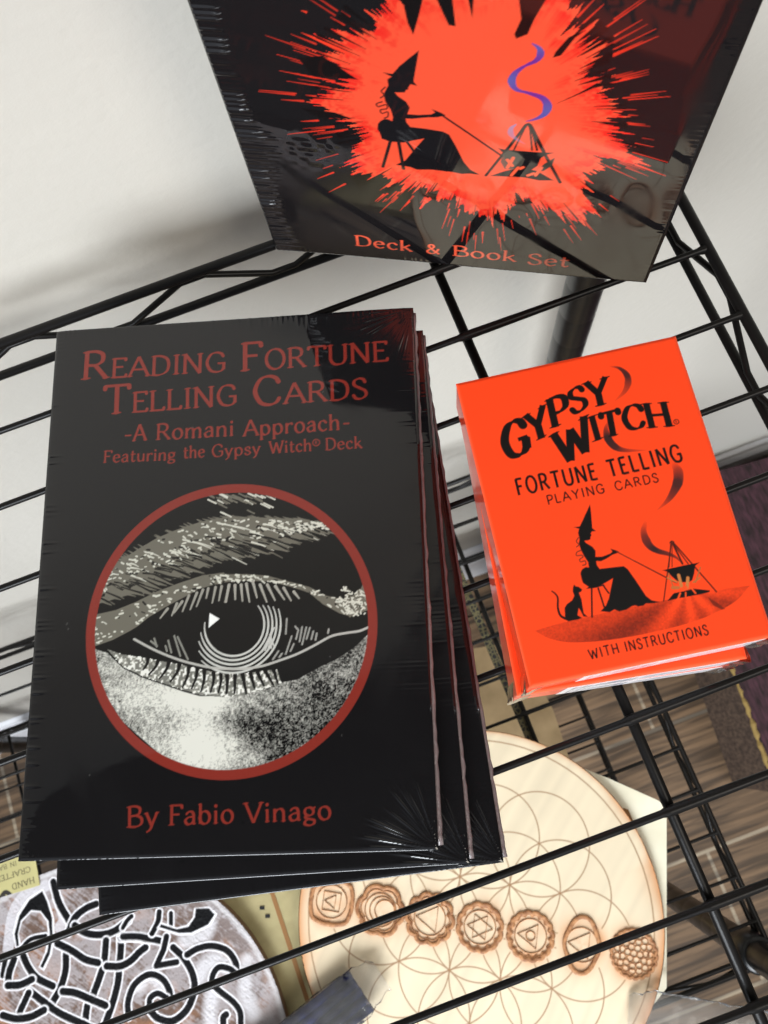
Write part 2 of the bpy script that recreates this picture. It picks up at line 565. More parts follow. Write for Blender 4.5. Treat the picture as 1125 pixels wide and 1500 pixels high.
GLYPHS = {
    'A': (.74, [('l', [(.02, 0), (.35, 1)]), ('l', [(.35, 1), (.72, 0)]), ('l', [(.15, .36), (.58, .36)])], [(.04, 0, .10), (.70, 0, .10)]),
    'B': (.60, [('l', [(.1, 0), (.1, 1)]), ('c', [(.1, .98), (.32, .98), (.48, .87), (.46, .64), (.3, .54), (.1, .53)]), ('c', [(.1, .53), (.36, .53), (.54, .4), (.54, .15), (.36, .02), (.1, .02)])], [(.08, 0, .08), (.08, 1, .08)]),
    'C': (.70, [('c', [(.64, .76), (.56, .92), (.38, .99), (.18, .88), (.06, .5), (.18, .12), (.38, .01), (.56, .07), (.66, .24)])], [(.64, .80, .02)]),
    'D': (.70, [('l', [(.1, 0), (.1, 1)]), ('c', [(.1, .98), (.34, .97), (.56, .82), (.63, .5), (.56, .18), (.34, .03), (.1, .02)])], [(.08, 0, .08), (.08, 1, .08)]),
    'E': (.56, [('l', [(.1, 0), (.1, 1)]), ('l', [(.1, .97), (.5, .97)]), ('l', [(.1, .54), (.42, .54)]), ('l', [(.1, .03), (.52, .03)]), ('t', [(.5, .97), (.50, .86)]), ('t', [(.52, .03), (.54, .16)])], [(.08, 0, .08), (.08, 1, .08)]),
    'F': (.54, [('l', [(.1, 0), (.1, 1)]), ('l', [(.1, .97), (.5, .97)]), ('l', [(.1, .52), (.42, .52)]), ('t', [(.5, .97), (.52, .82)])], [(.1, 0, .11), (.08, 1, .08)]),
    'G': (.74, [('c', [(.64, .78), (.56, .93), (.38, .99), (.18, .88), (.06, .5), (.18, .12), (.38, .01), (.56, .05), (.66, .18)]), ('l', [(.66, .12), (.66, .44)]), ('l', [(.44, .44), (.72, .44)])], []),
    'H': (.74, [('l', [(.1, 0), (.1, 1)]), ('l', [(.62, 0), (.62, 1)]), ('l', [(.1, .5), (.62, .5)])], [(.1, 0, .11), (.1, 1, .11), (.62, 0, .11), (.62, 1, .11)]),
    'I': (.28, [('l', [(.14, 0), (.14, 1)])], [(.14, 0, .11), (.14, 1, .11)]),
    'L': (.54, [('l', [(.1, 0), (.1, 1)]), ('l', [(.1, .03), (.5, .03)]), ('t', [(.5, .03), (.52, .16)])], [(.08, 0, .08), (.1, 1, .11)]),
    'N': (.76, [('l', [(.1, 0), (.1, 1)]), ('l', [(.1, 1), (.64, 0)]), ('l', [(.64, 0), (.64, 1)])], [(.1, 0, .10), (.06, 1, .08), (.64, 1, .10)]),
    'O': (.78, [('c', ell(.39, .5, .33, .5, 90, 450, 17))], []),
    'P': (.58, [('l', [(.1, 0), (.1, 1)]), ('c', [(.1, .98), (.34, .98), (.52, .87), (.52, .6), (.34, .46), (.1, .46)])], [(.1, 0, .11), (.08, 1, .08)]),
    'R': (.68, [('l', [(.1, 0), (.1, 1)]), ('c', [(.1, .98), (.34, .98), (.50, .87), (.50, .63), (.34, .5), (.1, .5)]), ('l', [(.32, .5), (.62, .02)])], [(.1, 0, .11), (.08, 1, .08), (.62, 0, .08)]),
    'S': (.56, [('c', [(.47, .8), (.4, .95), (.25, .99), (.1, .88), (.1, .68), (.28, .53), (.46, .38), (.48, .16), (.32, .01), (.14, .04), (.05, .2)])], []),
    'T': (.66, [('l', [(.33, 0), (.33, 1)]), ('l', [(.03, .97), (.63, .97)]), ('t', [(.03, .97), (.02, .84)]), ('t', [(.63, .97), (.64, .84)])], [(.33, 0, .11)]),
    'U': (.74, [('c', [(.1, 1), (.1, .6), (.11, .25), (.22, .05), (.38, .01), (.54, .06), (.63, .25), (.64, .6), (.64, 1)])], [(.1, 1, .10), (.64, 1, .10)]),
    'V': (.72, [('l', [(.04, 1), (.36, 0)]), ('l', [(.36, 0), (.68, 1)])], [(.05, 1, .10), (.67, 1, .10)]),
    'W': (1.0, [('l', [(.04, 1), (.28, 0)]), ('l', [(.28, 0), (.5, .86)]), ('l', [(.5, .86), (.72, 0)]), ('l', [(.72, 0), (.96, 1)])], [(.05, 1, .10), (.95, 1, .10)]),
    'Y': (.70, [('l', [(.04, 1), (.34, .46)]), ('l', [(.66, 1), (.34, .46)]), ('l', [(.34, .46), (.34, 0)])], [(.06, 1, .10), (.64, 1, .10), (.34, 0, .11)]),
    'a': (.50, [('c', [(.08, .5), (.2, .63), (.34, .6), (.39, .45)]), ('l', [(.39, .47), (.39, .02)]), ('c', [(.39, .38), (.2, .36), (.06, .22), (.12, .04), (.26, .03), (.39, .16)])], [(.42, 0, .05)]),
    'b': (.54, [('l', [(.09, .02), (.09, 1)]), ('c', ell(.27, .32, .2, .31, 90, 450, 13))], [(.07, 1, .06)]),
    'c': (.48, [('c', [(.42, .5), (.30, .63), (.13, .56), (.06, .32), (.13, .1), (.28, .01), (.44, .12)])], []),
    'd': (.54, [('l', [(.45, .02), (.45, 1)]), ('c', ell(.26, .32, .2, .31, 90, 450, 13))], []),
    'e': (.50, [('l', [(.07, .34), (.44, .40)]), ('c', [(.44, .40), (.38, .58), (.25, .64), (.11, .55), (.06, .32), (.13, .1), (.28, .01), (.45, .13)])], []),
    'g': (.50, [('c', ell(.24, .43, .17, .2, 90, 450, 13)), ('c', [(.12, .25), (.1, .13), (.26, .06), (.42, 0), (.42, -.16), (.25, -.25), (.07, -.18), (.09, -.03), (.2, .05)]), ('l', [(.38, .56), (.49, .64)])], []),
    'h': (.56, [('l', [(.09, 0), (.09, 1)]), ('c', [(.09, .42), (.2, .58), (.34, .62), (.43, .5), (.44, .3), (.44, 0)])], [(.09, 0, .08), (.07, 1, .06), (.44, 0, .08)]),
    'i': (.24, [('l', [(.11, 0), (.11, .63)]), ('d', [(.11, .86)])], [(.11, 0, .08), (.09, .63, .05)]),
    'k': (.54, [('l', [(.09, 0), (.09, 1)]), ('l', [(.09, .26), (.42, .62)]), ('l', [(.2, .38), (.48, .0)])], [(.09, 0, .08), (.07, 1, .06), (.48, 0, .06)]),
    'm': (.84, [('l', [(.09, 0), (.09, .64)]), ('c', [(.09, .42), (.2, .58), (.32, .62), (.4, .5), (.41, .3), (.41, 0)]), ('c', [(.41, .42), (.52, .58), (.64, .62), (.72, .5), (.73, .3), (.73, 0)])], [(.09, 0, .08), (.41, 0, .08), (.73, 0, .08)]),
    'n': (.56, [('l', [(.09, 0), (.09, .64)]), ('c', [(.09, .42), (.2, .58), (.34, .62), (.43, .5), (.44, .3), (.44, 0)])], [(.09, 0, .08), (.44, 0, .08)]),
    'o': (.54, [('c', ell(.27, .32, .21, .32, 90, 450, 15))], []),
    'p': (.56, [('l', [(.09, -.3), (.09, .64)]), ('c', ell(.28, .32, .2, .31, 90, 450, 13))], [(.09, -.3, .08)]),
    'r': (.40, [('l', [(.09, 0), (.09, .64)]), ('c', [(.09, .4), (.18, .56), (.3, .62), (.37, .56)])], [(.09, 0, .08)]),
    's': (.42, [('c', [(.34, .5), (.28, .62), (.16, .63), (.07, .52), (.14, .38), (.28, .3), (.36, .16), (.26, .02), (.12, .03), (.04, .14)])], []),
    't': (.38, [('c', [(.16, .88), (.15, .4), (.16, .12), (.25, .02), (.36, .1)]), ('l', [(.02, .60), (.35, .63)])], []),
    'u': (.56, [('c', [(.09, .64), (.09, .25), (.15, .05), (.28, .03), (.4, .12), (.45, .25)]), ('l', [(.45, .64), (.45, 0)])], [(.07, .64, .06)]),
    'y': (.52, [('l', [(.05, .64), (.25, .03)]), ('c', [(.46, .64), (.3, .15), (.2, -.15), (.06, -.28)])], [(.05, .64, .07), (.46, .64, .07)]),
    '-': (.34, [('l', [(.05, .36), (.29, .36)])], []),
    '&': (.74, [('c', [(.66, .55), (.52, .2), (.3, .01), (.1, .12), (.1, .32), (.3, .52), (.42, .74), (.32, .95), (.18, .86), (.2, .66), (.4, .36), (.68, .02)])], []),
    ' ': (.34, []),
}
FONTS = {
    'serif': dict(min=.065, max=.15, nib=math.radians(18), serif=1.0, slant=.012, gap=.07),
    'bold': dict(min=.075, max=.25, nib=math.radians(12), serif=1.5, slant=.0, gap=.06),
    'sans': dict(min=.15, max=.15, nib=0, serif=0, gap=.17),
    'tagf': dict(min=.09, max=.15, nib=.2, serif=1.0, gap=.1),
}


def layout(s, font):
    """small letters of a caps word are given as '^X' -> the first letter of a word large, the rest small"""
    caps = s.startswith('^')
    if caps:
        s = s[1:]
    out, first = [], True
    for ch in s:
        sc = 1.0
        if caps and not first:
            sc = .70
        first = ch == ' '
        out.append((ch, sc, (GLYPHS[ch][0] + FONTS[font]['gap']) * sc))
    return out


def text_width(s, font):
    return sum(a for _, _, a in layout(s, font)) - FONTS[font]['gap']


def rdir(a):
    return np.array([math.cos(a), math.sin(a), 0.0]), np.array([-math.sin(a), math.cos(a), 0.0])


def ridge(t, period, rng, pw=2):
    """uneven ridges along t"""
    n = int(t.max() / period) + 3
    amp = rng.random(n) ** pw
    ph = t / period + .35 * np.interp(t, np.linspace(0, t.max(), 24), rng.random(24) * 4)
    k = np.clip(ph.astype(int), 0, n - 1)
    return amp[k % n] * np.maximum(0, np.sin((ph % 1.0) * math.pi)) ** 2

# ================================================================== the setting
ZF, YW = -840.0, 128.0
# floor
M_FLOOR = mat('wood_look_floor', rough=0.5)
_L = M_FLOOR.node_tree.links
t_ = nd(M_FLOOR, 'ShaderNodeTexCoord'); mp_ = nd(M_FLOOR, 'ShaderNodeMapping')
mp_.inputs['Location'].default_value = (0.0, 0.0, 0.0)
br = nd(M_FLOOR, 'ShaderNodeTexBrick')
br.offset = 0.37; br.squash = 1.0
br.inputs['Color1'].default_value = lc(112, 92, 72); br.inputs['Color2'].default_value = lc(96, 78, 60)
br.inputs['Mortar'].default_value = lc(150, 140, 124)
br.inputs['Scale'].default_value = 1.0
br.inputs['Mortar Size'].default_value = 0.0022
br.inputs['Brick Width'].default_value = 0.62
br.inputs['Row Height'].default_value = 0.158
br.inputs['Bias'].default_value = 0.0
gn = nd(M_FLOOR, 'ShaderNodeTexNoise'); gn.inputs['Scale'].default_value = 1.0; gn.inputs['Detail'].default_value = 7; gn.inputs['Distortion'].default_value = 0.6
mg = nd(M_FLOOR, 'ShaderNodeMapping'); mg.inputs['Scale'].default_value = (7, 130, 30)
gr = nd(M_FLOOR, 'ShaderNodeValToRGB')
gr.color_ramp.elements[0].position = .40; gr.color_ramp.elements[0].color = (.50, .47, .45, 1)
gr.color_ramp.elements[1].position = .62; gr.color_ramp.elements[1].color = (1.55, 1.45, 1.32, 1)
mx = nd(M_FLOOR, 'ShaderNodeMix', data_type='RGBA', blend_type='MULTIPLY'); mx.inputs['Factor'].default_value = 1.0
_L.new(t_.outputs['Object'], mp_.inputs[0]); _L.new(mp_.outputs[0], br.inputs['Vector'])
_L.new(t_.outputs['Object'], mg.inputs[0]); _L.new(mg.outputs[0], gn.inputs['Vector']); _L.new(gn.outputs['Fac'], gr.inputs[0])
_L.new(br.outputs['Color'], mx.inputs['A']); _L.new(gr.outputs[0], mx.inputs['B'])
_L.new(mx.outputs['Result'], bsdf(M_FLOOR).inputs['Base Color'])
bm_ = nd(M_FLOOR, 'ShaderNodeBump'); bm_.inputs['Strength'].default_value = .4; bm_.inputs['Distance'].default_value = .002
_L.new(gn.outputs['Fac'], bm_.inputs['Height']); _L.new(bm_.outputs[0], bsdf(M_FLOOR).inputs['Normal'])
g0 = at(1053, 1240, ZF)
floor = mesh('floor', [(-3000, -3000, 0), (3000, -3000, 0), (3000, 400, 0), (-3000, 400, 0)], [(0, 1, 2, 3)], M_FLOOR)
floor.location = Vector((0, 0, ZF)) * S
# a row joint of the planks runs through the traced joint, a butt joint through its crossing
mp_.inputs['Location'].default_value = (-(at(1063, 1310, ZF)[0]) * S, -(g0[1]) * S, 0)
floor['kind'] = 'structure'
tag(floor, 'brown wood grain plank floor seen through the shelf wires', 'floor', kind='structure')

M_WALL = mat('white_wall_paint', lc(200, 195, 185), 0.75)
noise_bump(M_WALL, 180, 0.25, 0.0012, detail=5)
wall = mesh('wall', [(-2500, YW, ZF - 20), (2500, YW, ZF - 20), (2500, YW, 1600), (-2500, YW, 1600), (-2500, YW + 60, ZF - 20), (2500, YW + 60, ZF - 20), (2500, YW + 60, 1600), (-2500, YW + 60, 1600)],
            [(0, 1, 2, 3), (5, 4, 7, 6), (4, 0, 3, 7), (1, 5, 6, 2), (3, 2, 6, 7), (4, 5, 1, 0)], M_WALL)
tag(wall, 'plain off white painted wall behind the black shelf', 'wall', kind='structure')
M_BASE = mat('white_trim_paint', lc(236, 236, 238), 0.35)
b_ = MB()
prof = [(YW - .5, 0.5), (YW - 13, 0.5), (YW - 13, 92), (YW - 11, 98), (YW - 11, 104), (YW - 6, 110), (YW - 5, 118), (YW - .5, 122)]
v = [(-2400, y, ZF + z) for y, z in prof] + [(2400, y, ZF + z) for y, z in prof]
k = len(prof)
b_.add(v, [(i, (i + 1) % k, k + (i + 1) % k, k + i)[::-1] for i in range(k)])
b_.build('baseboard', M_BASE, wall)

# ================================================================== the wire shelving unit
unit = empty('wire_shelving_unit', 'black wire shelving unit whose top shelf carries the books and orange boxes', 'shelving unit')
XR, XL = 117.0, -470.0
YB, YF = 101.4, -250.0


WR = np.random.default_rng(41)


def tier(z0, y_back, y_front, x_right, x_left, y_first, pitch, bars, nz=14):
    fr = MB()
    zl = z0 - 18.0
    for z, r in ((z0, 1.75), (zl, 1.6)):
        fr.tube([(x_left, y_back, z), (x_right - 6, y_back, z), (x_right, y_back - 6, z), (x_right, y_front + 6, z), (x_right - 6, y_front, z), (x_left, y_front, z)], r)
    frame = fr.build('shelf_frame', M_WIRE, unit, True)
    # zigzag bracing between the two rods, one mesh a side
    for a, b in (((x_left, y_back), (x_right - 8, y_back)), ((x_right, y_back - 8), (x_right, y_front + 8)), ((x_left, y_front), (x_right - 8, y_front))):
        a, b = np.array(a, float), np.array(b, float)
        L = np.linalg.norm(b - a); n = int(round(L / 31.0)); d = (b - a) / L
        nrm = np.array([-d[1], d[0]])
        pts = []
        for i in range(n + 1):
            c = a + d * (L * i / n)
            hi = i % 2 == 0
            zz = z0 - 2.6 if hi else zl + 2.4
            for e in (-4.5, 4.5):
                p = c + d * e * (1 if 0 < i < n else 0)
                pts.append((p[0], p[1], zz))
                if not (0 < i < n):
                    break
        MB().tube(pts, 1.15, 8).build('truss_brace', M_WIRE, frame, True)
    for x in bars:
        MB().tube([(x, y_back, z0 - 3.0), (x, y_front, z0 - 3.0)], 1.6).build('support_bar', M_WIRE, frame, True)
    k = 0
    while True:
        y = y_first - pitch * k
        if y < y_front + 8:
            break
        xs_ = sorted(set(list(np.linspace(x_left, x_right + .6, 15)) + [q + e for q in list(bars) + [x_right - .4] for e in (-3.2, -1.5, 0, 1.5) if q + e < x_right + .6]))
        wob = np.interp(xs_, np.linspace(x_left, x_right, 7), WR.normal(0, .28, 7))
        rad = [1.08 + (.42 if min(abs(q - e) for e in list(bars) + [x_right - .4]) < 1.6 else 0) for q in xs_]
        MB().tube([(q, y + w, z0) for q, w in zip(xs_, wob)], rad, 12).build('wire', M_WIRE, frame, True)
        k += 1
    return frame


BARS = (34.4, -126.0, -286.0, -446.0)
tier(0.0, YB, YF, XR, XL, 71.09, 25.4, (34.4, -446.0))
tier(-330.0, 96.0, -250.0, 120.0, XL, 66.0, 26.65, (36.0, -236.0, -445.0))
tier(-620.0, 98.0, -250.0, 118.0, XL, 68.0, 26.0, (61.0, -205.0, -434.0))
for (x, y) in ((110.5, 94.0), (112.0, -244.5), (-463, 94), (-463, -244)):
    zz, rr_ = [], []
    for i in range(-32, 6):
        z = i * 25.4 + 9
        if ZF + 14 < z < 118:
            zz += [z - 1.2, z - .5, z + .5, z + 1.2]; rr_ += [8.7, 8.64, 8.64, 8.7]
    zz = [ZF + 12] + zz + [120]; rr_ = [8.7] + rr_ + [8.7]
    post = MB().tube([(x, y, z) for z in zz], rr_, 28).build('post', M_POST, unit, True)
    fm = MB().tube([(x, y, ZF + .5), (x, y, ZF + 5), (x, y, ZF + 12)], [11, 11, 7], 20)
    fm.build('foot', M_POST, post, True)
    for z0 in (-330.0, -620.0, 0.0):
        MB().tube([(x, y, z0 - 26), (x, y, z0 - 24), (x, y, z0 + 2), (x, y, z0 + 4)], [10.2, 11.6, 11.0, 9.6], 24).build('collar', M_POST, post, True)

# ================================================================== the stack of books
BW, BH, BT = 109.6, 152.0, 6.35
BCOL = (20, 19, 20)
RED = (128, 45, 36)


def book_face():
    rz = math.radians(-18.0)
    u, v = rdir(rz)
    ctr = np.array([-56.8, -4.2, 1.1 + 3 * BT + .6])
    f = Face(ctr - u * BW / 2 - v * BH / 2, u, v, BW, BH, .22, BCOL)
    f.local((-BW / 2, -BH / 2, BT), (1, 0, 0), (0, 1, 0))
    rng = np.random.default_rng(3)
    # title
    o = dict(ox=110, oy=480, sc=2.394)
    f.text('^READING', (22, 182), (525, 153), (28, 84), RED, **o)
    f.text('^FORTUNE', (582, 152), (1095, 116), (582, 52), RED, **o)
    f.text('^TELLING', (98, 305), (565, 270), (94, 203), RED, **o)
    f.text('^CARDS', (622, 274), (1025, 247), (618, 172), RED, **o)
    f.text('-', (168, 399), (200, 397), (166, 342), RED, **o)
    f.text('A', (203, 397), (248, 394), (200, 340), RED, **o)
    f.text('Romani', (283, 393), (557, 378), (281, 337), RED, **o)
    f.text('Approach', (590, 380), (930, 357), (588, 324), RED, **o)
    f.text('-', (936, 357), (967, 355), (933, 300), RED, **o)
    f.text('Featuring', (98, 473), (350, 463), (97, 431), RED, **o)
    f.text('the', (378, 458), (454, 453), (376, 415), RED, **o)
    f.text('Gypsy', (478, 453), (650, 442), (476, 410), RED, **o)
    f.text('Witch', (680, 441), (830, 431), (678, 398), RED, **o)
    f.text('Deck', (878, 429), (1008, 421), (876, 387), RED, **o)
    cc = f.px([(845, 402)], 110, 480, 2.394)[0]
    f.stroke([(cc[0] + 1.0 * math.cos(t), cc[1] + 1.0 * math.sin(t)) for t in np.linspace(0, 6.3, 20)], .3, RED)
    f.glyph(GLYPHS['R'], cc + np.array([-.4, -.55]), np.array([1.1, 0]), np.array([0, 1.1]), RED, 'sans')
    o = dict(ox=170, oy=1160, sc=3.409)
    f.text('By', (52, 179), (212, 168), (50, 74), RED, **o)
    f.text('Fabio', (263, 168), (588, 155), (262, 66), RED, **o)
    f.text('Vinago', (640, 156), (1076, 137), (638, 55), RED, **o)
    # the medallion: engraved eye
    E = f.px([(125, 921), (552, 921), (338, 705), (338, 1137)])
    ctr2 = E.mean(0)
    ro = (np.linalg.norm(E[0] - E[1]) + np.linalg.norm(E[2] - E[3])) / 4
    wr = 2.55
    RR = np.hypot(f.X - ctr2[0], f.Y - ctr2[1])
    inside = np.clip(.5 + (ro - wr * .6 - RR) / f.step, 0, 1)
    T1 = lambda p: f.px(p, 120, 700, 5.114)
    T2 = lambda p: f.px(p, 330, 700, 4.891)
    T3 = lambda p: f.px(p, 120, 900, 5.114)
    T4 = lambda p: f.px(p, 330, 900, 4.891)
    GREY, PALE, INK = (104, 101, 90), (206, 206, 192), (14, 13, 13)
    f.poly(ell(ctr2[0], ctr2[1], ro - wr / 2, ro - wr / 2, 0, 357, 80), INK)
    n_fine = .65 * smooth_noise(f.X.shape, 1.15, rng) + .35 * smooth_noise(f.X.shape, 2.1, rng)
    n_mid = smooth_noise(f.X.shape, 4.5, rng)
    n_big = smooth_noise(f.X.shape, 26, rng)
    # cheek: a stippled field, white where the print is white
    J = f.px([(290, 1022), (300, 1095), (195, 1035), (235, 1085), (348, 1058), (430, 1010), (520, 960), (170, 985), (480, 1050), (250, 960), (390, 1010), (440, 1090), (290, 1060)])
    sg = lambda p, a, b, rot=0.0: np.exp(-(((f.X - p[0]) * math.cos(rot) + (f.Y - p[1]) * math.sin(rot)) / a) ** 2 - ((-(f.X - p[0]) * math.sin(rot) + (f.Y - p[1]) * math.cos(rot)) / b) ** 2)
    tone = (.44 + .55 * sg(J[0], 15, 4, -.1) + .60 * sg(J[1], 11, 7) + .12 * sg(J[2], 14, 12) + .22 * sg(J[12], 5, 9) - .24 * sg(J[4], 9, 6) - .05 * sg(J[5], 26, 14, .5) - .05 * sg(J[8], 20, 12, .6)
            + .12 * sg(J[7], 12, 8) + .25 * sg(J[9], 9, 4) - .06 * sg(J[11], 14, 10))
    val = tone + .62 * (n_fine - .5) + .22 * (n_mid - .5) + .16 * (n_big - .5)
    g = np.clip((val - .22) / .62, 0, 1) ** 1.3
    rgbv = lin(INK) * (1 - g[..., None]) + lin((218, 218, 208)) * g[..., None]
    cheek = np.vstack([T3([(75, 240), (110, 265), (190, 290), (300, 400), (440, 470), (600, 525), (760, 580), (880, 612), (1010, 612), (1125, 600)]),
                       T4([(60, 585), (130, 565), (250, 530), (380, 492), (520, 465), (640, 395), (800, 318), (920, 240), (1040, 125), (1125, 300), (900, 800), (500, 1100), (0, 1130)]),
                       T3([(1000, 1180), (700, 1150), (300, 800), (60, 420)])])
    wz = f.win(0, BW, 0, BH)
    f_rgb = f.rgb.copy()
    f.poly(cheek, (0, 0, 0))
    msk = np.abs(f.rgb - f_rgb).sum(-1)
    msk = np.clip(msk / (lin(INK).sum() + 1e-6), 0, 1) * inside
    f.rgb = f_rgb * (1 - msk[..., None]) + rgbv * msk[..., None]
    # fringe between the lower lid and the cheek
    fr = np.vstack([T3([(190, 262), (300, 300), (440, 320), (570, 345), (700, 370), (800, 390), (950, 425), (1125, 440)]), T4([(60, 425), (160, 420), (260, 405), (370, 395), (400, 490), (250, 540), (130, 575), (0, 592)]),
                    T3([(1000, 612), (880, 600), (760, 565), (600, 512), (440, 455), (300, 385)])])
    base = f.rgb.copy()
    f.poly(fr, (160, 160, 150))
    d_ = np.abs(f.rgb - base).sum(-1, keepdims=True) > 1e-4
    n_s = smooth_noise(f.X.shape, 2.4, rng)
    f.rgb = np.where(d_ & (n_s < .42)[..., None], f.rgb * .5, f.rgb)
    f.rgb = np.where(d_ & (n_s > .62)[..., None], lin((228, 228, 220)), f.rgb)
    for a, b in [((490, 340), (458, 412)), ((570, 345), (500, 450)), ((650, 358), (580, 480)), ((730, 376), (660, 505)), ((800, 395), (752, 545)), ((862, 408), (820, 556)), ((915, 425), (890, 578)), ((985, 438), (962, 582)), ((1040, 443), (1020, 585)), ((1082, 445), (1078, 590))]:
        P = T3([a, ((a[0] * .6 + b[0] * .4) + 8, a[1] * .55 + b[1] * .45), b])
        f.stroke(spline(P, 6), np.linspace(1.15, .5, 13), INK)
    for a, b in [((15, 440), (8, 565)), ((70, 418), (65, 562)), ((122, 425), (148, 562)), ((180, 425), (208, 525)), ((230, 415), (275, 512)), ((285, 405), (342, 502)), ((345, 395), (374, 490)), ((410, 370), (440, 470)), ((470, 340), (520, 450)), ((540, 315), (580, 420))]:
        f.stroke(T4([a, b]), np.array([1.2, .6]), INK)
    # brow
    top = np.vstack([T1([(60, 980), (180, 740), (245, 650), (330, 590), (440, 520), (560, 450), (700, 390), (880, 330), (1020, 300)]), T2([(30, 285), (180, 280), (330, 285), (460, 292), (560, 296), (680, 320), (790, 360)])])
    bot = np.vstack([T2([(780, 385), (650, 385), (590, 420), (500, 455), (400, 505), (260, 535), (100, 555)]), T1([(1080, 590), (980, 620), (880, 680), (750, 735), (620, 785), (500, 840), (370, 870), (130, 940)])])
    f.poly(np.vstack([top, bot]), GREY)
    # hairs: jagged edge strokes in grey and ink
    tops, bots = spline(top[1:], 14), spline(bot[::-1], 14)
    for k in range(260):
        q = rng.random()
        a = tops[min(int(q * (len(tops) - 1)), len(tops) - 1)]
        b = bots[min(int(q * (len(bots) - 1)), len(bots) - 1)]
        s0 = rng.uniform(.1, .9)
        p = a * (1 - s0) + b * s0
        ang = math.radians(-28 + 14 * rng.random()) - rz * .0
        ln = rng.uniform(4, 10) * (.5 + .5 * math.sin(q * math.pi))
        d2 = np.array([math.cos(ang), math.sin(ang)])
        P = spline([p, p + d2 * ln * .5 + np.array([0, .25]), p + d2 * ln], 4)
        if k % 5 < 3 and s0 > .35:
            f.stroke(P, np.linspace(.5, .15, len(P)), INK, mask=inside)
        else:
            f.stroke(P, np.linspace(.5, .2, len(P)), GREY if k % 4 else PALE, mask=inside)
    for k in range(60):
        q = rng.random()
        b = bots[int(q * (len(bots) - 1))]
        ang = math.radians(-26 + 12 * rng.random())
        d2 = np.array([math.cos(ang), math.sin(ang)])
        ln = rng.uniform(3, 7)
        f.stroke([b - d2 * 3, b + d2 * ln * .4], np.array([1.1, .2]), GREY, mask=inside)
        f.stroke([b - d2 * 4 + (0, .9), b + d2 * ln * .3 + (0, .5)], np.array([.3, .55]), INK, mask=inside)
        a = tops[int(q * (len(tops) - 1))]
        ang = math.radians(-35 + 20 * rng.random())
        d2 = np.array([math.cos(ang), math.sin(ang)])
        f.stroke([a + d2 * 2, a - d2 * 1.4], np.array([.9, .15]), GREY, mask=inside)
    # upper lid
    lid_t = np.vstack([T1([(60, 1050), (110, 1022), (250, 990), (400, 930), (560, 850), (720, 790), (900, 730), (1060, 708)]), T2([(0, 690), (150, 688), (300, 700), (450, 740), (600, 780), (720, 842), (830, 868), (900, 850), (960, 810), (1000, 735)])])
    lid_b = np.vstack([T2([(1040, 940), (900, 992), (820, 970), (700, 905), (600, 822), (480, 782), (320, 742), (150, 735), (0, 745)]), T1([(1090, 778), (980, 802), (880, 830), (750, 900), (620, 970), (500, 1042)]), T3([(420, 85), (360, 122), (230, 190), (100, 236), (60, 190)])])
    f.poly(np.vstack([lid_t, lid_b]), GREY)
    for k in range(430):
        q = rng.random()
        on_lid = k % 9 < 4
        A, B = (spline_cache(lid_t), spline_cache(lid_b[::-1])) if on_lid else (tops, bots)
        a = A[int(q * (len(A) - 1))]; b = B[int(q * (len(B) - 1))]
        s0 = rng.uniform(.08, .92) if on_lid else rng.uniform(.05, .62)
        p = a * (1 - s0) + b * s0
        ang = rng.uniform(-1.0, .4)
        ln = rng.uniform(.1, 1.1)
        f.stroke([p, p + ln * np.array([math.cos(ang), math.sin(ang)])], rng.uniform(.26, .55), PALE if rng.random() < .8 else INK, mask=inside)
    for k in range(90):     # bright knot at the inner corner
        p = T2([(rng.uniform(830, 1015), rng.uniform(800, 980))])[0]
        f.stroke([p, p + rng.uniform(-1, 1, 2)], .4, PALE if k % 3 else GREY, mask=inside * (np.abs(f.X - p[0]) < 3))
    # lashes
    for a, b in [((710, 940), (672, 1030)), ((640, 980), (585, 1050)), ((750, 925), (690, 1010)), ((800, 880), (752, 1000)), ((860, 860), (810, 985)), ((905, 838), (858, 962)), ((945, 828), (930, 900)), ((1000, 818), (975, 935)), ((1045, 812), (1025, 918)), ((1102, 800), (1070, 930))]:
        f.stroke(T1([a, b]), np.array([.75, .4]), (150, 148, 138))
    for a, b in [((25, 768), (5, 890)), ((68, 768), (70, 870)), ((112, 765), (122, 882)), ((150, 758), (172, 888)), ((195, 738), (226, 858)), ((248, 765), (296, 888)), ((300, 765), (355, 876)), ((358, 775), (422, 870)), ((418, 788), (470, 878)), ((490, 815), (528, 862))]:
        f.stroke(T2([a, b]), np.array([.8, .4]), (160, 158, 148))
    # iris
    pc = f.px([(343, 916)])[0]
    pe = f.px([(343 + 100, 916)])[0]
    k100 = np.linalg.norm(pe - pc) / 100
    for i, r in enumerate((44, 50, 56, 62, 68)):
        a0, a1 = math.radians(38 - i * 5), math.radians(-182 + i * 12 - (0 if i else 6))
        th = np.linspace(a0, a1, 40)
        P = np.stack([pc[0] + r * k100 * np.cos(th), pc[1] + r * k100 * np.sin(th)], 1)
        wd = np.interp(np.linspace(0, 1, 40), [0, .15, .85, 1], [.25, .52, .55, .25])
        f.stroke(P, wd, (196, 197, 190))
    for j in range(5):
        f.stroke(T4([(262 + j * 22, 265 - j * 8), (350 + j * 4 - j * 12, 95 + j * 12)]), .42, (190, 190, 184))
    f.poly(T1([(955, 1012), (1028, 1055), (948, 1122)]), (238, 240, 236))
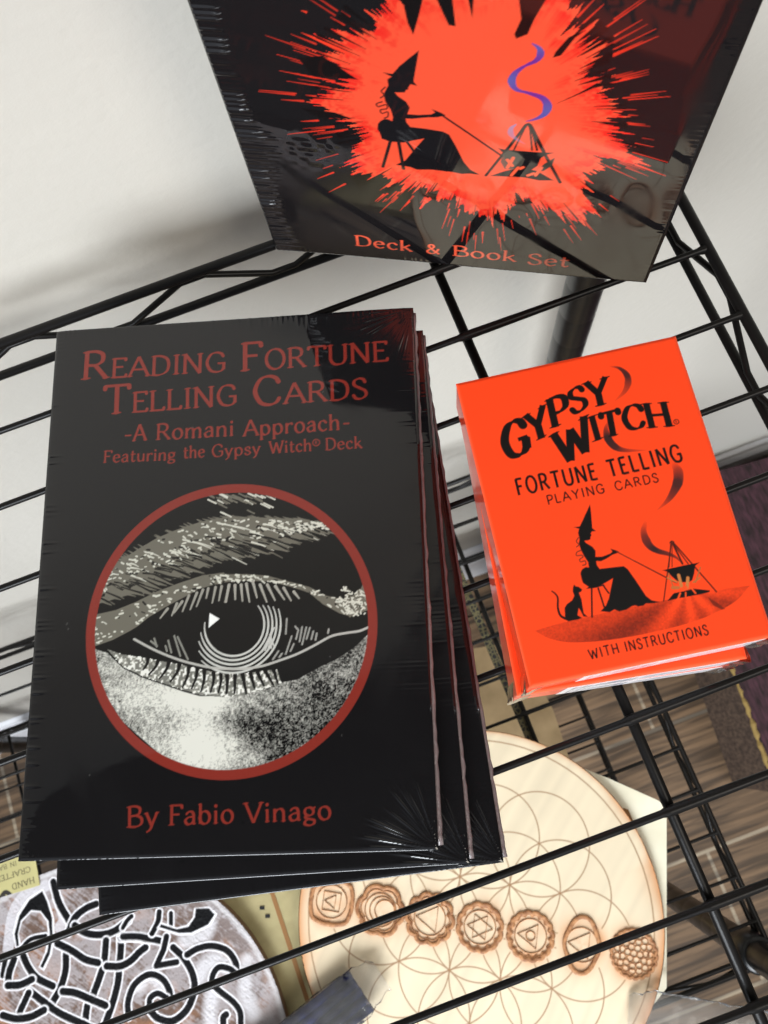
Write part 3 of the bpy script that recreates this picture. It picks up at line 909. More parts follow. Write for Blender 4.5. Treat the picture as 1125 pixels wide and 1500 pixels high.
    # hatching in the white of the eye
    for a, b in [((440, 30), (432, 145)), ((500, 85), (525, 115)), ((520, 120), (505, 180)), ((550, 90), (530, 200)), ((580, 92), (548, 222)), ((605, 95), (580, 180)), ((630, 120), (615, 180)), ((655, 135), (645, 185)), ((475, 155), (430, 290)), ((490, 210), (465, 265)), ((380, 262), (338, 325)), ((405, 280), (385, 308)), ((740, 105), (735, 135))]:
        P = T4([a, b]); n = 5
        for q in range(n):
            f.stroke([P[0] + (P[1] - P[0]) * q / n, P[0] + (P[1] - P[0]) * (q + .72) / n], .45, (150, 150, 144))
    for a, b in [((690, 160), (735, 310)), ((715, 168), (792, 335)), ((645, 195), (668, 285)), ((625, 235), (635, 275)), ((540, 180), (560, 240)), ((515, 200), (560, 235))]:
        f.stroke(T3([a, b]), .5, (130, 130, 122))
    # lower lid line
    ll = np.vstack([T3([(390, 185), (520, 255), (640, 308), (760, 350), (900, 385), (1000, 402)]), T4([(30, 390), (130, 389), (260, 370), (400, 325), (520, 280), (640, 220), (760, 155), (880, 130), (960, 118), (1040, 85)])])
    f.stroke(spline(ll, 8), .62, (176, 175, 168))
    # specks under the ring at the top
    for k in range(46):
        p = f.px([(rng.uniform(300, 395), 722 + abs(rng.normal(0, 9)))])[0]
        d2 = np.array([math.cos(-.5), math.sin(-.5)])
        f.stroke([p, p + d2 * rng.uniform(.8, 3)], .4, PALE if k % 3 == 0 else GREY, mask=inside)
    # red ring
    a = np.clip(.5 + (wr / 2 - np.abs(RR - ro + wr / 2)) / f.step, 0, 1)
    f.put(wz, a[wz], RED)
    # wrinkles of the tight film, strongest along the edges and in the corners
    x, y = f.X, f.Y
    e = lambda d, k: np.exp(-(d / k) ** 2)
    rl, rr = ridge(f.y, 1.3, rng, 4)[:, None], ridge(f.y, 1.2, rng, 3)[:, None]
    rb = ridge(f.x, 1.6, rng)[None, :]
    n1 = smooth_noise(x.shape, 30, rng)
    f.h += .20 * rl * e(x, 2.2 + 2 * n1) * (x > .6) + .028 * rr * e(BW - x, 3 + 7 * n1) * (BW - x > .6)
    f.h -= .40 * np.exp(-x / (1.5 + 1.2 * n1)) + .45 * np.exp(-(BW - x) / (1.6 + 1.5 * n1))
    f.h += .05 * rb * e(y, 2.0) + .10 * rb * e(BH - y, 2.6)
    for cx_, cy_, A in ((BW, 0, .38), (BW, BH, .22), (0, BH, .05)):
        dx, dy = x - cx_, y - cy_
        r = np.hypot(dx, dy); th = np.arctan2(np.abs(dy), np.abs(dx)) / (math.pi / 2)
        g = rng.random(34)
        ph = th * 26 + .02 * r
        k_ = np.clip(ph.astype(int), 0, 33)
        fold = (g[k_] ** 2.5) * np.sin((ph % 1) * math.pi) ** 2
        f.h += A * fold * np.exp(-((r - 8 - 4 * g[(k_ * 7) % 34]) / 5.5) ** 2)
    f.h += .10 * (smooth_noise(x.shape, 160, rng) - .5) + .012 * (smooth_noise(x.shape, 22, rng) - .5)
    d = np.minimum(np.minimum(x, BW - x), np.minimum(y, BH - y))
    f.h -= .16 * np.exp(-(d / .45) ** 2)
    # dust on the film
    for k in range(16):
        p = rng.random(2) * (BW, BH)
        f.stroke([p, p + rng.uniform(-.3, .3, 2)], rng.uniform(.2, .5), (60, 60, 58) if k % 2 else (8, 8, 8))
    return f


_sc = {}


def spline_cache(P):
    k = id(P) if P.base is None else (P.shape, float(P[0, 0]), float(P[0, 1]))
    if k not in _sc:
        _sc[k] = spline(P, 10)
    return _sc[k]


book = empty('paperback_book', 'black shrink wrapped paperback with red titles and eye, top of its stack', 'book', (-56.8, -4.2, 1.1 + 2 * BT + .4), math.radians(-18), 'black paperbacks in one stack')
bf = book_face()
bf.build('front_cover', M_WRAPPED, book)
MB().box((0, 0, BT / 2 - .3), (BW / 2 - .02, BH / 2 - .02, BT / 2 - .35), .5).build('page_block', M_WRAPDARK, book)
# folded seam of the film along the fore edge, uneven like a weld
sm = MB()
rng_ = np.random.default_rng(5)
ys = np.linspace(-BH / 2 + 1, BH / 2 - 1, 60)
wd = .35 + .55 * np.interp(ys, [-BH / 2, -BH / 4, 0, BH / 2], [1.0, .75, .35, .25]) + .18 * rng_.random(60)
sm.tube([(BW / 2 + .15 + .12 * rng_.normal(), y, BT * .62 + .1 * rng_.normal()) for y in ys], list(wd), 8)
sm.build('wrap_seam', M_SEAM, book, True)
sb = MB()
xs = np.linspace(-BW / 2 + 1, BW / 2 - 1, 50)
sb.tube([(x, -BH / 2 - .05, BT * .62) for x in xs], list(.05 + .10 * rng_.random(50)), 6)
sb.build('wrap_seam', M_SEAM, book, True)
copy_thing(book, (-53.8, -11.6, 1.1 + BT + .2), math.radians(-16), 'black wrapped paperback in the middle of the stack, its lower edge showing')
copy_thing(book, (-50.9, -17.2, 1.1), math.radians(-12.4), 'black wrapped paperback at the bottom of the stack, resting on the wires')

# ================================================================== the orange card boxes
DW, DH, DT = 57.4, 78.4, 15.3
ORANGE = (252, 70, 24)
DARK = (16, 11, 9)


def deck_face():
    u, v = rdir(math.radians(-8.5))
    f = Face(np.array([40.0, -30.4, 1.1 + 3 * DT + .9]) - u * DW / 2 - v * DH / 2, u, v, DW, DH, .16, ORANGE)
    f.local((-DW / 2, -DH / 2, DT), (1, 0, 0), (0, 1, 0))
    o = dict(ox=720, oy=520, s=3.75)
    # ground
    G = lambda p: f.px(p, 640, 460, 2.32)
    gtop = spline([(332, 1076), (420, 1050), (600, 1008), (760, 975), (950, 938), (1066, 922)], 8)
    gbot = spline([(1066, 922), (1010, 980), (900, 1035), (760, 1075), (600, 1105), (470, 1115), (390, 1104), (332, 1076)], 8)
    ground = f.px(np.vstack([gtop, gbot]), 640, 460, 2.32)
    gm = np.zeros(f.X.shape)
    keep = f.rgb.copy()
    f.poly(ground, (0, 0, 0))
    gm = np.clip(np.abs(f.rgb - keep).sum(-1) / lin(ORANGE).sum(), 0, 1)
    f.rgb = keep
    pot = f.px([(1105, 600)], 640, 460, 2.32)[0]
    fire = G([(850, 930)])[0]
    ang = np.arctan2(f.Y - fire[1], f.X - fire[0])
    nn = smooth_noise(f.X.shape, 2.2)
    rays = .5 + .5 * np.sin(ang * 9 + 1.1)
    low = G([(700, 1110)])[0]
    upv = np.array([math.sin(math.radians(8.5)), 1])
    dark = np.clip(.35 + .5 * rays - .55 * np.exp(-((f.X - fire[0]) ** 2 + (f.Y - fire[1]) ** 2) / 60.0) + .25 * (nn - .5), 0, .88)
    f.rgb = f.rgb * (1 - (gm * dark)[..., None]) + lin((92, 26, 14)) * (gm * dark)[..., None]
    # smoke curls
    for P, wd, al in (
        ([(655, 58), (705, 68), (745, 105), (752, 150), (730, 200), (678, 250)], [.2, .8, 1.55, 1.7, 1.0, .15], [.2, .9, .95, .7, .45, .1]),
        ([(640, 368), (630, 405), (642, 455), (680, 500), (740, 520), (855, 519)], [.4, 1.1, 2.0, 1.8, 1.0, .15], [.3, .7, .98, .95, .7, .2]),
        ([(1010, 603), (1028, 640), (1025, 700), (990, 770), (955, 812), (912, 850)], [1.6, 2.4, 2.4, 1.5, .8, .15], [.15, .6, .95, .8, .5, .15])):
        Q = spline(f.px(P, 720, 520, 3.75), 8); n = len(Q)
        t = np.linspace(0, 1, n); tt = np.linspace(0, 1, len(wd))
        f.stroke(Q, np.interp(t, tt, wd), (36, 30, 30), np.interp(t, tt, al))
    Q = spline(f.px([(100, 95), (84, 170), (105, 250), (150, 315), (220, 355), (310, 380), (380, 412), (425, 455)], 930, 750, 6.25), 8)
    t = np.linspace(0, 1, len(Q))
    f.stroke(Q, np.interp(t, [0, .3, .5, .75, 1], [.9, 2.0, 1.5, .9, .2]), (36, 30, 30), np.interp(t, [0, .25, .5, 1], [.12, .8, .98, .7]))
    # lettering
    for ch, o_, top, right in (('G', (75, 575), (50, 385), (215, 525)), ('Y', (223, 484), (180, 330), (333, 422)), ('P', (335, 398), (300, 243), (440, 360)), ('S', (440, 325), (415, 195), (535, 285)), ('Y', (544, 291), (512, 148), (666, 256)),
                               ('W', (386, 607), (332, 432), (571, 502)), ('I', (562, 475), (525, 342), (615, 453)), ('T', (621, 455), (597, 318), (722, 429)), ('C', (730, 410), (715, 278), (848, 396)), ('H', (868, 399), (833, 262), (1002, 389))):
        a, t_, r = f.px([o_, top, right], 720, 520, 3.75)
        w = GLYPHS[ch][0]
        f.glyph(GLYPHS[ch], a, (r - a) / w, (t_ - a), DARK, 'bold')
    cc = f.px([(1018, 363)], 720, 520, 3.75)[0]
    f.stroke([(cc[0] + .62 * math.cos(t), cc[1] + .62 * math.sin(t)) for t in np.linspace(0, 6.3, 18)], .22, DARK)
    f.glyph(GLYPHS['R'], cc + np.array([-.25, -.35]), np.array([.7, 0]), np.array([0, .7]), DARK, 'sans')
    o = dict(ox=720, oy=520, sc=3.75, font='sans')
    f.text('FORTUNE', (146, 768), (590, 678), (122, 680), DARK, **o)
    f.text('TELLING', (652, 668), (1058, 577), (628, 577), DARK, **o)
    f.text('PLAYING', (312, 820), (627, 752), (300, 770), DARK, **o)
    f.text('CARDS', (685, 742), (925, 692), (672, 694), DARK, **o)
    o = dict(ox=640, oy=460, sc=2.32, font='sans')
    f.text('WITH', (522, 1174), (624, 1150), (514, 1140), DARK, **o)
    f.text('INSTRUCTIONS', (644, 1147), (928, 1088), (636, 1113), DARK, **o)
    # the seated woman, cat, cauldron: silhouettes
    A = lambda p: f.px(p, 790, 730, 5.625)
    B = lambda p: f.px(p, 930, 750, 6.25)
    BLK = (14, 12, 11)
    f.poly(A([(420, 45), (428, 95), (434, 165), (440, 240), (470, 266), (436, 268), (427, 286), (434, 300), (426, 312), (424, 334), (400, 344), (374, 345), (386, 362), (440, 394), (466, 428), (466, 478), (520, 477), (590, 450), (604, 436), (590, 410), (632, 424), (660, 435), (640, 450), (604, 462), (562, 490), (512, 515), (472, 513), (477, 546), (500, 578), (600, 566), (698, 555), (732, 580), (800, 676), (882, 800), (930, 838), (996, 850), (950, 861), (880, 865), (862, 880), (820, 888), (792, 880), (766, 886), (720, 915), (662, 930), (622, 914), (582, 936), (508, 928), (552, 880), (576, 820), (592, 740), (610, 656), (552, 690), (520, 708), (550, 712), (460, 736), (388, 743), (408, 726), (362, 694), (350, 660), (341, 612), (356, 580), (386, 562), (412, 566), (404, 522), (370, 470), (345, 420), (328, 372), (334, 332), (322, 282), (330, 246), (288, 234), (336, 226), (372, 150)]), BLK)
    for a, b in [((434, 740), (437, 975)), ((488, 738), (537, 890)), ((528, 712), (575, 778))]:
        f.stroke(A([a, b]), .42, BLK)
    for c in ([(325, 320), (308, 350), (328, 378), (310, 396)], [(345, 425), (312, 440), (310, 468), (350, 465), (362, 480), (335, 500), (345, 520), (378, 512), (385, 540), (360, 548)]):
        f.stroke(spline(A(c), 6), .26, (92, 40, 26))
    f.stroke(A([(640, 436), (1125, 690)]), .26, (80, 26, 14))
    f.stroke(B([(0, 445), (390, 645)]), .26, (80, 26, 14))
    f.poly(A([(288, 708), (304, 722), (325, 725), (356, 748), (346, 768), (328, 774), (350, 828), (358, 880), (370, 946), (402, 972), (366, 972), (340, 920), (326, 902), (318, 960), (356, 982), (320, 996), (240, 1011), (214, 996), (212, 940), (210, 900), (230, 868), (272, 838), (290, 800), (277, 762), (280, 730)]), BLK)
    f.stroke(spline(A([(216, 988), (176, 962), (155, 900), (154, 820), (132, 782), (106, 763)]), 6), np.linspace(.62, .32, 31), BLK)
    for a, b, w in [((340, 268), (268, 812), .3), ((350, 268), (752, 726), .36), ((332, 290), (316, 500), .25), ((345, 285), (345, 500), .2), ((352, 285), (440, 470), .5), ((362, 295), (492, 470), .3)]:
        f.stroke(B([a, b]), w, (70, 24, 14))
    f.stroke(spline(B([(325, 280), (340, 262), (360, 270)]), 5), .3, (70, 24, 14))
    f.poly(B([(256, 532), (300, 520), (450, 485), (596, 458), (570, 480), (556, 490), (548, 560), (530, 620), (500, 640), (465, 640), (430, 640), (390, 628), (340, 585), (300, 542)]), BLK)
    f.poly(B([(300, 812), (360, 740), (450, 722), (540, 698), (690, 714), (692, 728), (612, 750), (500, 770), (390, 790)]), BLK)
    for a, b, w, c in [((405, 575), (432, 680), .75, (196, 120, 62)), ((490, 600), (482, 690), .75, (196, 120, 62)), ((312, 560), (362, 700), .3, (170, 96, 50)), ((604, 505), (560, 640), .35, (170, 96, 50)), ((350, 690), (400, 690), .8, (186, 104, 52)), ((540, 640), (600, 600), .4, (186, 104, 52)),
                       ((440, 700), (470, 690), .9, (240, 80, 30)), ((400, 790), (420, 740), .4, (240, 80, 30)), ((470, 775), (470, 735), .35, (240, 80, 30)), ((520, 690), (560, 740), .4, (240, 80, 30)), ((300, 600), (390, 640), .3, (196, 120, 62))]:
        f.stroke(B([a, b]), w, c)
    f.poly(B([(672, 775), (740, 815), (835, 885), (800, 890), (720, 850)]), (80, 26, 14), .75)
    # slight unevenness of the card and rounded rim
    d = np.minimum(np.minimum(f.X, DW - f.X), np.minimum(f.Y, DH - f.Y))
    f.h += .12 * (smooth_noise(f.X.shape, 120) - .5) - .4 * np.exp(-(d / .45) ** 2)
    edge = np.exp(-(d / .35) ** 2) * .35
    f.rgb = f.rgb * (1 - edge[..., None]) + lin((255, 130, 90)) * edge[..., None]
    return f


deck = empty('card_box', 'orange fortune card box with black lettering and witch, top of its pile', 'card box', (40.0, -30.4, 1.1 + 2 * DT + .4), math.radians(-8.5), 'orange card boxes in one pile')
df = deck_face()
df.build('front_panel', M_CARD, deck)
MB().box((0, 0, DT / 2 - .3), (DW / 2 - .05, DH / 2 - .05, DT / 2 - .35), .7).build('box_body', M_CARDSIDE, deck)
# white sticker on the bottom end, unreadable grey print
lf = Face((0, 0, 0), (1, 0, 0), (0, 0, 1), 43, 14.2, .2, (236, 234, 236)).local((-16.0, -DH / 2 - .12, .4), (1, 0, 0), (0, 0, 1))
r2 = np.random.default_rng(8)
x = 2.5
while x < 18:
    wd_ = r2.choice([.3, .5, .8])
    lf.stroke([(x, 2.0), (x, 12.4)], wd_, (70, 76, 100), .8)
    x += wd_ + r2.choice([.35, .5, .8])
for row in range(4):
    x = 20.5
    while x < 40:
        q = r2.uniform(.8, 2.6)
        lf.stroke([(x, 2.4 + row * 3.1), (min(x + q, 41), 2.4 + row * 3.1)], 1.3, (96, 100, 118), .75)
        x += q + .9
lf.build('sticker', M_LABEL, deck, skirt=.08)
# clear film gathered at the lower corners
M_FILM = mat('clear_film', (.95, .95, .96, 1), .12)
mxs = nd(M_FILM, 'ShaderNodeMixShader'); tr = nd(M_FILM, 'ShaderNodeBsdfTransparent'); gl = nd(M_FILM, 'ShaderNodeBsdfGlossy')
gl.inputs['Roughness'].default_value = .12
dfz = nd(M_FILM, 'ShaderNodeBsdfDiffuse'); dfz.inputs['Color'].default_value = (.45, .44, .42, 1)
m2 = nd(M_FILM, 'ShaderNodeMixShader'); fz = nd(M_FILM, 'ShaderNodeFresnel'); fz.inputs['IOR'].default_value = 1.2
m2.inputs[0].default_value = .13
LL = M_FILM.node_tree.links
LL.new(tr.outputs[0], m2.inputs[1]); LL.new(dfz.outputs[0], m2.inputs[2])
LL.new(fz.outputs[0], mxs.inputs[0]); LL.new(m2.outputs[0], mxs.inputs[1]); LL.new(gl.outputs[0], mxs.inputs[2])
LL.new(mxs.outputs[0], M_FILM.node_tree.nodes['Material Output'].inputs['Surface'])
for sx in (-1, 1):
    fm = MB()
    r3 = np.random.default_rng(20 + sx)
    cx_, cy_ = sx * (DW / 2 + .2), -DH / 2 - .2
    pts = []
    rows, cols = 9, 7
    for i in range(rows):
        for j in range(cols):
            z = DT * (i / (rows - 1)) * .98 + .1
            t = (j / (cols - 1) - .5) * 2
            px_ = cx_ - sx * max(0, -t) * 4.0 + sx * (.5 + .7 * r3.random()) * (1 - abs(t))
            py_ = cy_ + max(0, t) * 4.0 - (.4 + .7 * r3.random()) * (1 - abs(t))
            pts.append((px_, py_, z))
    fm.add(pts, [(i * cols + j, i * cols + j + 1, (i + 1) * cols + j + 1, (i + 1) * cols + j) for i in range(rows - 1) for j in range(cols - 1)])
    fm.build('film_corner', M_FILM, deck, True)
copy_thing(deck, (39.4, -32.2, 1.1 + DT + .2), math.radians(-11.0), 'orange wrapped card box in the middle of the pile, turned slightly')
copy_thing(deck, (40.2, -32.4, 1.1), math.radians(-11.6), 'orange wrapped card box at the bottom of the pile, resting on the wires')

# ================================================================== the large boxed set, upright in the corner
P0, P1 = np.array([-13.5, 98.2, 1.2]), np.array([93.2, 40.9, 1.2])
SW = float(np.linalg.norm(P1 - P0)); SH, ST = 172.0, 24.0
srz = math.atan2(P1[1] - P0[1], P1[0] - P0[0])
su, sv = (P1 - P0) / SW, np.array([0, 0, 1.0])


def set_face():
    f = Face(P0, su, sv, SW, SH, .27, (24, 22, 23))
    f.local((-SW / 2, 0, 0), (1, 0, 0), (0, 0, 1))
    Z = lambda p: f.px(p, 440, 0, 2.163)
    Wt = lambda p: f.px(p, 540, 60, 3.516)
    rng = np.random.default_rng(17)
    c = Z([(590, 350)])[0]
    out = spline(Z([(1050, 482), (985, 400), (975, 300), (925, 240), (940, 150), (870, 70), (880, 0), (800, -60), (700, -90), (560, -100), (420, -90), (320, -60), (230, 0), (180, 90), (110, 150), (130, 250), (90, 300), (70, 340), (160, 400), (165, 470), (150, 500), (200, 545), (300, 580), (350, 600), (430, 600), (520, 670), (570, 690), (620, 700), (680, 650), (730, 640), (800, 680), (870, 650), (925, 590), (930, 540), (985, 500)]), 6, True)
    oth = np.arctan2(out[:, 1] - c[1], out[:, 0] - c[0]); orr = np.hypot(out[:, 0] - c[0], out[:, 1] - c[1])
    s = np.argsort(oth)
    TH = np.arctan2(f.Y - c[1], f.X - c[0]); RR = np.hypot(f.X - c[0], f.Y - c[1])
    base = np.interp(TH, oth[s], orr[s], period=2 * math.pi)

    def angn(n):
        g = rng.random(n)
        t = (TH + math.pi) / (2 * math.pi) * n
        i = t.astype(int) % n; fr = t - t.astype(int)
        return g[i] * (1 - fr) + g[(i + 1) % n] * fr
    spikes = 1 + .17 * (angn(70) ** 2 - .35) + .20 * (angn(190) ** 3) - .10 * angn(420) + .10 * angn(700) ** 2
    wob = smooth_noise(f.X.shape, 5, rng)
    q = base * spikes + (wob - .5) * 1.6 - RR
    a = np.clip(.5 + q / (f.step * 1.4), 0, 1)
    n3, n4 = smooth_noise(f.X.shape, 9, rng), smooth_noise(f.X.shape, 3, rng)
    rim = np.clip(1.15 - q / 9.0, 0, 1) * np.clip((n3 * .6 + n4 * .4 - .36) * 4, 0, 1)
    col = lin((226, 78, 50)) * (1 - rim[..., None]) + lin((218, 40, 30)) * rim[..., None]
    f.rgb = f.rgb * (1 - a[..., None]) + col * a[..., None]
    # flying streaks
    for k in range(150):
        th = rng.uniform(-math.pi, math.pi)
        b = float(np.interp(th, oth[s], orr[s], period=2 * math.pi))
        r0 = b * rng.uniform(1.0, 1.22); ln = rng.uniform(2, 11)
        d = np.array([math.cos(th), math.sin(th)])
        f.stroke([c + d * r0, c + d * (r0 + ln)], np.array([rng.uniform(.25, .7), .12]), (226, 54, 34), rng.uniform(.5, 1))
    for P in ([(0, 100), (130, 165), (60, 120)], [(40, 120), (180, 185), (90, 130)], [(0, 30), (20, 40), (22, 34)]):
        f.poly(Z(P), (236, 60, 36))
    # dark blades cutting in
    BK = (20, 16, 16)
    for P in ([(320, -20), (392, -20), (375, 50), (358, 108), (340, 70)], [(425, -20), (480, -20), (492, 82), (470, 78), (452, 40)], [(528, -20), (550, -20), (545, 56)], [(690, -20), (790, -20), (742, 60), (720, 108), (684, 122), (678, 108), (700, 60)],
              [(905, 95), (870, 120), (826, 175), (800, 182), (808, 165), (850, 118)], [(1010, 262), (930, 278), (850, 312), (812, 327), (880, 295), (940, 262)], [(182, 250), (120, 245), (40, 240), (-10, 180), (70, 175), (140, 222)], [(110, 355), (165, 375), (60, 372), (0, 340)],
              [(700, 640), (690, 690), (650, 700), (668, 655)], [(440, 600), (425, 640), (400, 610)], [(160, 560), (230, 545), (190, 600)]):
        f.poly(Z(P), BK)
    for k in range(70):
        th = rng.uniform(-math.pi, math.pi)
        b = float(np.interp(th, oth[s], orr[s], period=2 * math.pi))
        d = np.array([math.cos(th), math.sin(th)])
        f.stroke([c + d * b * rng.uniform(.84, .93), c + d * b * 1.12], np.array([.1, rng.uniform(.5, 1.5)]), BK)
    # silhouettes
    BLK = (22, 20, 22)
    f.poly(Wt([(259, 46), (248, 110), (234, 190), (232, 206), (250, 228), (216, 220), (204, 238), (206, 246), (192, 250), (188, 262), (160, 262), (136, 262), (150, 280), (194, 310), (212, 340), (200, 374), (255, 378), (325, 375), (342, 365), (325, 348), (368, 364), (398, 380), (356, 390), (300, 391), (222, 398), (192, 396), (195, 416), (215, 440), (300, 450), (384, 464), (415, 480), (450, 540), (490, 620), (524, 660), (572, 686), (520, 680), (480, 682), (430, 672), (390, 668), (330, 660), (250, 660), (214, 646), (142, 635), (190, 612), (236, 556), (286, 500), (230, 510), (180, 521), (110, 516), (68, 500), (58, 470), (46, 452), (48, 425), (62, 408), (84, 398), (104, 402), (122, 410), (126, 390), (114, 350), (86, 310), (78, 270), (102, 225), (96, 195), (118, 180), (74, 159), (124, 166), (160, 125)]), BLK)
    for a_, b_, w in [((112, 515), (74, 645), .9), ((155, 518), (180, 655), .95), ((198, 516), (236, 570), .8), ((382, 382), (690, 592), .6), ((815, 428), (604, 690), .75), ((825, 426), (986, 726), .9), ((806, 432), (715, 560), .6), ((812, 430), (748, 560), .45), ((830, 430), (842, 560), .5), ((836, 430), (868, 560), .6), ((842, 440), (905, 565), .6)]:
        f.stroke(Wt([a_, b_]), w, (36, 26, 26))
    for P in ([(85, 235), (66, 255), (80, 275), (62, 290)], [(70, 310), (42, 320), (50, 335), (90, 325), (95, 345), (62, 352), (70, 370), (98, 362), (100, 385), (82, 395)]):
        f.stroke(spline(Wt(P), 6), .4, (70, 30, 26))
    f.poly(Wt([(668, 550), (700, 556), (760, 562), (860, 570), (955, 574), (915, 584), (888, 600), (870, 640), (840, 660), (800, 668), (745, 655), (705, 622), (694, 575)]), BLK)
    f.poly(Wt([(628, 692), (700, 668), (790, 648), (870, 668), (952, 716), (880, 716), (800, 700), (720, 696)]), BLK)
    f.poly(Wt([(690, 580), (720, 560), (770, 575), (805, 605), (790, 640), (740, 660), (700, 655), (680, 620)]), (70, 66, 58), .9)
    f.poly(Wt([(960, 598), (945, 640), (900, 668), (868, 665), (905, 630)]), (58, 54, 46))
    for a_, b_ in [((715, 650), (745, 600)), ((740, 640), (715, 610)), ((782, 655), (795, 648)), ((735, 690), (770, 650)), ((860, 690), (890, 650)), ((820, 690), (850, 680))]:
        f.stroke(Wt([a_, b_]), .9, (232, 90, 58))
    P = spline(Wt([(842, 12), (876, 35), (886, 66), (862, 100), (800, 130), (752, 168), (738, 210), (762, 248), (830, 268), (895, 292), (922, 332), (905, 375), (860, 400), (812, 412)]), 8)
    t = np.linspace(0, 1, len(P))
    wdt = np.interp(t, [0, .15, .3, .45, .58, .78, .9, 1], [.2, 1.6, .6, 1.9, .7, 2.1, .9, .2])
    n = len(P)
    for k in range(n - 1):
        z = .5 + .5 * math.sin(t[k] * 17)
        colr = np.array((104, 42, 126)) * (1 - z) + np.array((84, 80, 146)) * z
        f.stroke(P[k:k + 2], wdt[k:k + 2], colr)
    P = spline(Wt([(758, 428), (734, 450), (735, 480), (765, 505), (805, 528)]), 8)
    f.stroke(P, np.interp(np.linspace(0, 1, len(P)), [0, .4, 1], [.4, 1.6, .2]), (128, 112, 150), np.linspace(.9, .3, len(P)))
    # words
    o = dict(ox=500, oy=320, sc=3.125)
    TC = (238, 92, 62)
    f.text('Deck', (65, 125), (326, 154), (67, 78), TC, **o)
    f.text('&', (388, 160), (452, 166), (390, 116), TC, **o)
    f.text('Book', (510, 170), (801, 197), (512, 123), TC, **o)
    f.text('Set', (850, 207), (1040, 222), (852, 158), TC, **o)
    # film wrinkles down the left edge, lighter elsewhere
    x, y = f.X, f.Y
    rl, rr = ridge(f.y, 1.7, rng, 1.8)[:, None], ridge(f.y, 1.6, rng)[:, None]
    n1 = smooth_noise(x.shape, 40, rng)
    f.h += .62 * rl * np.exp(-(x / (4.5 + 6 * n1)) ** 4) * (x > .5) + .03 * rr * np.exp(-((SW - x) / 2.6) ** 2)
    f.h += .12 * ridge(f.x, 1.6, rng)[None, :] * np.exp(-(y / 1.8) ** 2)
    bl = Z([(30, 480)])[0]
    f.h += .22 * (smooth_noise(x.shape, 8, rng) - .5) * np.exp(-((x - bl[0]) / 8) ** 2 - ((y - bl[1]) / 5) ** 2)
    f.h += .40 * (smooth_noise(x.shape, 150, rng) - .5) + .05 * (smooth_noise(x.shape, 36, rng) - .5)
    d = np.minimum(np.minimum(x, SW - x), np.minimum(y, SH - y))
    f.h -= .35 * np.exp(-(d / .5) ** 2)
    return f


bset = empty('boxed_set', 'large black shrink wrapped box with orange burst and seated witch, standing upright', 'boxed set', (P0 + P1) / 2, srz)
sf = set_face()
sf.build('front_panel', M_WRAPPED, bset)
MB().box((0, ST / 2 + .35, SH / 2), (SW / 2 - .03, ST / 2, SH / 2 - .03), .5).build('box_body', M_WRAPDARK, bset)

# ================================================================== things on the lower shelf
ZL = -330.0 + 1.1
# --- round laser cut plaque
DR = 108.0
dc = np.array([-36.5, -167.5])
ZD = -309.0
PLQ = np.array([-37.8, -172.6])
pang = math.radians(-28.2)


def plaque_face():
    f = Face((dc[0] - DR, dc[1] - DR, ZD), (1, 0, 0), (0, 1, 0), 2 * DR, 2 * DR, .42, (226, 210, 180))
    f.local((-DR, -DR, 0), (1, 0, 0), (0, 1, 0))
    rng = np.random.default_rng(23)
    g1 = smooth_noise(f.X.shape, 60, rng); g2 = smooth_noise(f.X.shape, 14, rng)
    # grain running along one way
    ca, sa = math.cos(pang + 1.2), math.sin(pang + 1.2)
    uu = f.X * ca + f.Y * sa; vv = -f.X * sa + f.Y * ca
    gl_ = np.interp(vv + 3 * np.sin(uu / 40), np.linspace(-400, 400, 260), rng.random(260))
    tone = .92 + .06 * g1 + .11 * (gl_ - .5) + .02 * (g2 - .5)
    f.rgb *= tone[..., None]
    c = PLQ - dc + DR
    r = np.hypot(f.X - DR, f.Y - DR)
    # scorch of the rim and beside the burnt symbols
    ang = np.arctan2(f.Y - DR, f.X - DR)
    rn = np.interp((ang + math.pi) / (2 * math.pi), np.linspace(0, 1, 50), np.r_[rng.random(49), [.5]])
    burn = np.exp(-((DR - r) / (1.2 + 6.5 * rn ** 3)) ** 1.0) * .85
    ud = np.array([math.cos(pang), math.sin(pang)]); vd = np.array([-ud[1], ud[0]])
    for k in range(-3, 4):
        p = c + ud * 29.85 * k
        d = np.hypot(f.X - p[0], f.Y - p[1])
        w = np.exp(-(np.maximum(0, d - 12.0) / 4.6) ** 1.2) * (.55 + .45 * (d > 10))
        lobe = .55 + .45 * np.sin(np.arctan2(f.Y - p[1], f.X - p[0]) * 3 + k)
        burn = np.maximum(burn, .80 * w * (.5 + .5 * lobe) * (.6 + .8 * (g1 - .3)))
    burn = np.clip(burn, 0, 1)
    f.rgb = f.rgb * (1 - burn[..., None]) + lin((198, 118, 40)) * burn[..., None]
    LN = (150, 112, 76)
    a = np.linspace(0, 2 * math.pi, 90)
    s = 29.85
    circ = lambda p, q: np.stack([p[0] + q * np.cos(a), p[1] + q * np.sin(a)], 1)
    f.stroke(circ((DR, DR), 102.0), .75, LN, .95)
    dsym = np.min([np.hypot(f.X - (c + ud * 29.85 * k)[0], f.Y - (c + ud * 29.85 * k)[1]) for k in range(-3, 4)], 0)
    free = np.clip((dsym - 14.6) / .5, 0, 1)
    cen = []
    for i in range(-3, 4):
        for j in range(-3, 4):
            p = ud * s * (i + j * .5) + vd * s * j * math.sqrt(3) / 2
            if np.linalg.norm(p) < 2.05 * s:
                cen.append(p)
    for p in cen:
        f.stroke(circ(c + p, s), .72, LN, .95, mask=free)
    return f, r <= DR


